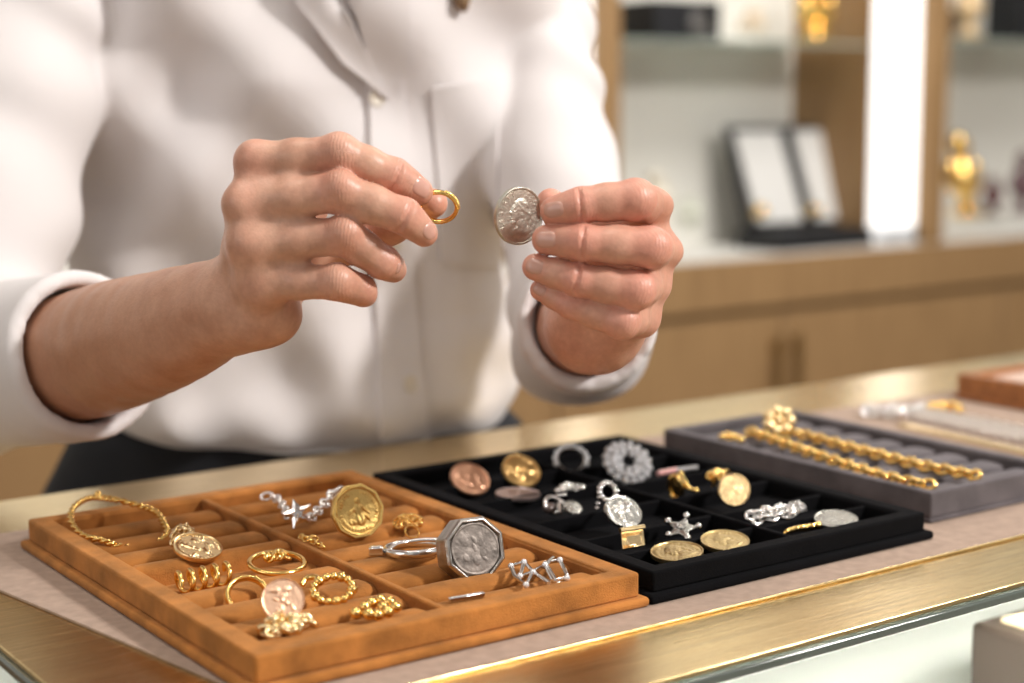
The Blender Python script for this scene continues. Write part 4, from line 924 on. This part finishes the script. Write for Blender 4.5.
for (a, b) in ((632, 876), (946, 1150)):
    z = float(ony((a+b)/2, 40, YF)[2]); o = MB(); o.box((X(a, YF)+.004, YF+.03, z-.006), (X(b, YF)-.004, YB-.002, z)); o.build('glass_shelf', mat('shelf_glass', (.62, .72, .66), .08, 0, trans=.6, ior=1.45), cab)
SZ = float(ony(750, 40, YF)[2])
dz0 = FLOOR+.08
xs = [X(p, YF) for p in (330, 560, 788, 1010, 1230)]
for k in range(4):
    d = MB(); d.box((xs[k]+.003, YF+.008, dz0), (xs[k+1]-.003, YF+.029, ZT-.120)); do = d.build('door', wood, cab, bevel=.003)
    hx = (xs[k+1]-.022) if k % 2 == 1 else (xs[k]+.022)
    if k in (1, 2):
        hx = xs[2]+(-.027 if k == 1 else .030)
        h = MB(); h.box((hx-.006, YF-.016, ZT-.36), (hx+.006, YF-.006, ZT-.165)); h.box((hx-.005, YF-.008, ZT-.20), (hx+.005, YF+.010, ZT-.18)); h.box((hx-.005, YF-.008, ZT-.345), (hx+.005, YF+.010, ZT-.325))
        h.build('handle', M['handle'], do, bevel=.001)
# open jewellery case on the cabinet
def q(px, py, y): return V(ony(px, py, y))
blackm = mat('black_leather', (.005, .006, .009), .6, bump=.1, bscale=200); satin = mat('white_satin', (.70, .70, .69), .5, sheen=.2)
yc = YF+.13
c = q(808, 226, yc)
cs = empty('necklace_case', (c[0], c[1], ZT+.001), 'open black jewellery case with two white satin lids on the cabinet', 'jewellery case')
xa, xb = float(ony(742, 220, yc)[0]), float(ony(897, 220, yc)[0])
m = MB(); m.box((xa, yc-.11, ZT+.002), (xb, yc+.02, ZT+.040)); m.build('base', blackm, cs, bevel=.004)
def lid(pa, pb, pt):
    x0, x1 = float(ony(pa, 215, yc)[0]), float(ony(pb, 215, yc)[0]); zt = float(ony(pa, pt, yc+.05)[2])
    def slab(x0, x1, s0, s1, z0, z1, th, y0):
        m = MB(); zz = lambda t: z0+(z1-z0)*t; yy = lambda t: y0+.055*t
        sh = -.024
        vs = []
        for t in (0, 1):
            for dy in (0, th): vs += [(x0+sh*t, yy(t)+dy, zz(t)), (x1+sh*t, yy(t)+dy, zz(t))]
        m.add(vs, [(0, 1, 5, 4), (2, 6, 7, 3), (0, 4, 6, 2), (1, 3, 7, 5), (4, 5, 7, 6), (0, 2, 3, 1)]); return m
    slab(x0, x1, 0, 0, ZT+.018, zt, .016, yc).build('lid', blackm, cs, bevel=.002)
    slab(x0+.014, x1-.014, 0, 0, ZT+.054, zt-.012, .008, yc-.005).build('satin_panel', satin, cs)
lid(753, 806, 126); lid(811, 880, 125)
def tiny(px, py, y, r, n, mt, name, label, cat, sx=1, sz=1):
    m = MB(); c = ony(px, py, y); rr = random.Random(px)
    for k in range(n): m.ball((c[0]+rr.uniform(-r, r)*sx, c[1]+rr.uniform(-r, r)*.4, c[2]+rr.uniform(-r, r)*sz), r*rr.uniform(.35, .6), 8)
    return tag(m.build(name, mt, None, 60), label, cat)
tiny(760, 211, yc-.03, .016, 9, M['gold'], 'gold_brooch', 'gold brooch in the left half of the open black case', 'brooch', 1.1, .45)
tiny(815, 211, yc-.03, .016, 9, M['gold'], 'gold_brooch', 'gold brooch in the right half of the open black case', 'brooch', 1.1, .45)
# black box on the glass shelf
c = ony(672, 24, YF+.06)
bb = empty('watch_box', (c[0], c[1], SZ), 'black box with a round grey watch on the upper glass shelf at left', 'box')
xa, xb = float(ony(652, 10, YF+.06)[0]), float(ony(718, 10, YF+.06)[0])
m = MB(); m.box((xa, YF+.05, SZ), (xb, YF+.16, SZ+.075)); m.build('case', blackm, bb, bevel=.004)
m = MB(); m.ring((xa+(xb-xa)*.66, YF+.048, SZ+.028), (0, -1, 0), .024, .006, 32, 10); m.ball((xa+(xb-xa)*.66, YF+.05, SZ+.028), .02, 10, (1, .3, 1)); m.build('watch', mat('grey_steel', (.16, .155, .15), .35, .8), bb, 60)
tiny(752, 20, YF+.1, .022, 12, mat('cream_shell', (.70, .58, .44), .5), 'shell_cluster', 'cream and tan shell ornament on the upper shelf beside the black box', 'ornament', 1.2, .8)
def figurine(px, pyb, pyt, y, mt, name, label, w=1.0, lean=0):
    a, b = ony(px, pyb, y), ony(px, pyt, y); h = float(b[2]-a[2]); m = MB()
    prof = [(.001, 0), (.24, 0), (.25, .05), (.12, .10), (.10, .22), (.22, .34), (.26, .48), (.16, .60), (.09, .68), (.13, .76), (.15, .86), (.09, .96), (.001, 1.0)]
    m.lathe([(r_*h*w+1e-5, z_*h) for r_, z_ in prof], Matrix.Translation(V(a)) @ Matrix.Shear('XY', 4, (lean, 0)), 28); [m.ball((a[0]+lean*h*.5+s*h*.22*w, a[1], a[2]+h*.5), h*.10*w, 8, (1, 1, 2)) for s in (-1, 1)]
    return tag(m.build(name, mt, None, 60), label, 'ornament')
figurine(816, 40, -22, YF+.10, M['gold'], 'gold_statuette', 'bright gold statuette on the upper shelf before the oak panel', 1.25)
figurine(968, 216, 132, YF+.10, M['gold'], 'gold_figurine', 'gold figurine leaning left on the cabinet in the right niche', .9, -.25)
figurine(992, 214, 176, YF+.15, mat('oxblood_lacquer', (.09, .02, .025), .25, coat=.5), 'lacquer_vase', 'small dark red lacquer vase right behind the gold figurine', 1.1)
figurine(1022, 214, 150, YF+.12, mat('plum_lacquer', (.10, .04, .05), .3, coat=.4), 'dark_vase', 'dark plum vase at the right edge of the right niche', .9)
figurine(655, 224, 170, YF+.12, mat('ivory_glaze', (.74, .70, .60), .4), 'ivory_vase', 'ivory vase on the cabinet just behind the right hand', 1.2)
figurine(690, 228, 196, YF+.10, mat('celadon_glaze', (.66, .68, .60), .35), 'celadon_jar', 'pale green jar on the cabinet left of the open black case', 1.6)
figurine(968, 38, -30, YF+.10, mat('cream_gold', (.74, .55, .32), .4, .4), 'cream_figure', 'cream and gold figure on the upper shelf of the right niche', .9)
figurine(950, 40, 8, YF+.07, mat('dark_bronze', (.10, .07, .05), .4, .6), 'bronze_figure', 'small dark bronze figure on the upper right shelf beside the post', 1.3)
m = MB(); a = ony(1012, 42, YF+.08); m.box((a[0], YF+.06, a[2]+.001), (a[0]+.09, YF+.16, a[2]+.14)); tag(m.build('black_box', blackm, None, bevel=.004), 'plain black box at the far right end of the upper shelf', 'box')
# ------------------------------------------------------------------ light and camera
def area(name, loc, target, size, power, col=(1, .95, .88), sy=None):
    l = bpy.data.lights.new(name, 'AREA'); l.energy = power; l.color = col; l.size = size
    if sy: l.shape = 'RECTANGLE'; l.size_y = sy
    o = bpy.data.objects.new(name, l); COL.objects.link(o); o.location = loc
    d = Vector(target)-Vector(loc); o.rotation_euler = d.to_track_quat('-Z', 'Y').to_euler(); return o
KD = Vector((.46, -.70, .56)).normalized()
area('key_lamp', Vector((.45, .75, .1))+KD*2.6, (.45, .75, .1), .30, 68, (1, .95, .90))
area('overhead_fill', (.2, .7, 1.75), (.45, .75, 0), .9, 7, (1, .93, .84))  # added warm fill from above the counter, not a known fitting
area('overhead_fill', (2.3, 1.3, 1.75), (2.5, 2.4, .2), .8, 32, (1, .95, .88))  # added fill that brightens the cabinet and its niches
area('window_light', (-2.2, .2, .9), (.4, .8, .1), 1.4, 9, (.95, .97, 1))
w = bpy.data.worlds.new('World'); SC.world = w; w.use_nodes = True
bg = w.node_tree.nodes['Background']; bg.inputs[0].default_value = (1, .93, .86, 1); bg.inputs[1].default_value = 1
_n = w.node_tree.nodes; _l = w.node_tree.links; _tc = _n.new('ShaderNodeTexCoord'); _no = _n.new('ShaderNodeTexNoise'); _no.inputs['Scale'].default_value = 2.2; _no.inputs['Detail'].default_value = 1
_rp = _n.new('ShaderNodeValToRGB'); _rp.color_ramp.elements[0].position = .40; _rp.color_ramp.elements[1].position = .62; _rp.color_ramp.elements[0].color = (.14, .127, .117, 1); _rp.color_ramp.elements[1].color = (.60, .565, .54, 1)
_l.new(_tc.outputs['Generated'], _no.inputs['Vector']); _l.new(_no.outputs['Fac'], _rp.inputs[0]); _l.new(_rp.outputs[0], bg.inputs[0])
for _x, _y in ((-.3, .1), (.5, -.2), (1.1, .4), (.2, .9), (1.4, 1.1)): area('sparkle_light', (_x, _y, 1.6), (.5, .75, 0), .07, 1.3, (1, .92, .80))  # small unseen lights added to make the gold and crystals sparkle
cam = bpy.data.cameras.new('camera'); co = bpy.data.objects.new('camera', cam); COL.objects.link(co)
cam.sensor_width = 36; cam.lens = FPX/1024*36; cam.clip_start = .02
R = Matrix(((RT[0], UP[0], -FW[0]), (RT[1], UP[1], -FW[1]), (RT[2], UP[2], -FW[2]))).to_4x4(); R.translation = V(CAM); co.matrix_world = R
cam.dof.use_dof = True; cam.dof.focus_distance = .742; cam.dof.aperture_fstop = 4.7; cam.dof.aperture_blades = 0
SC.camera = co
SC.view_settings.view_transform = 'Standard'; SC.view_settings.look = 'None'; SC.view_settings.gamma = 1; SC.view_settings.use_curve_mapping = False
SC.view_settings.exposure = 0
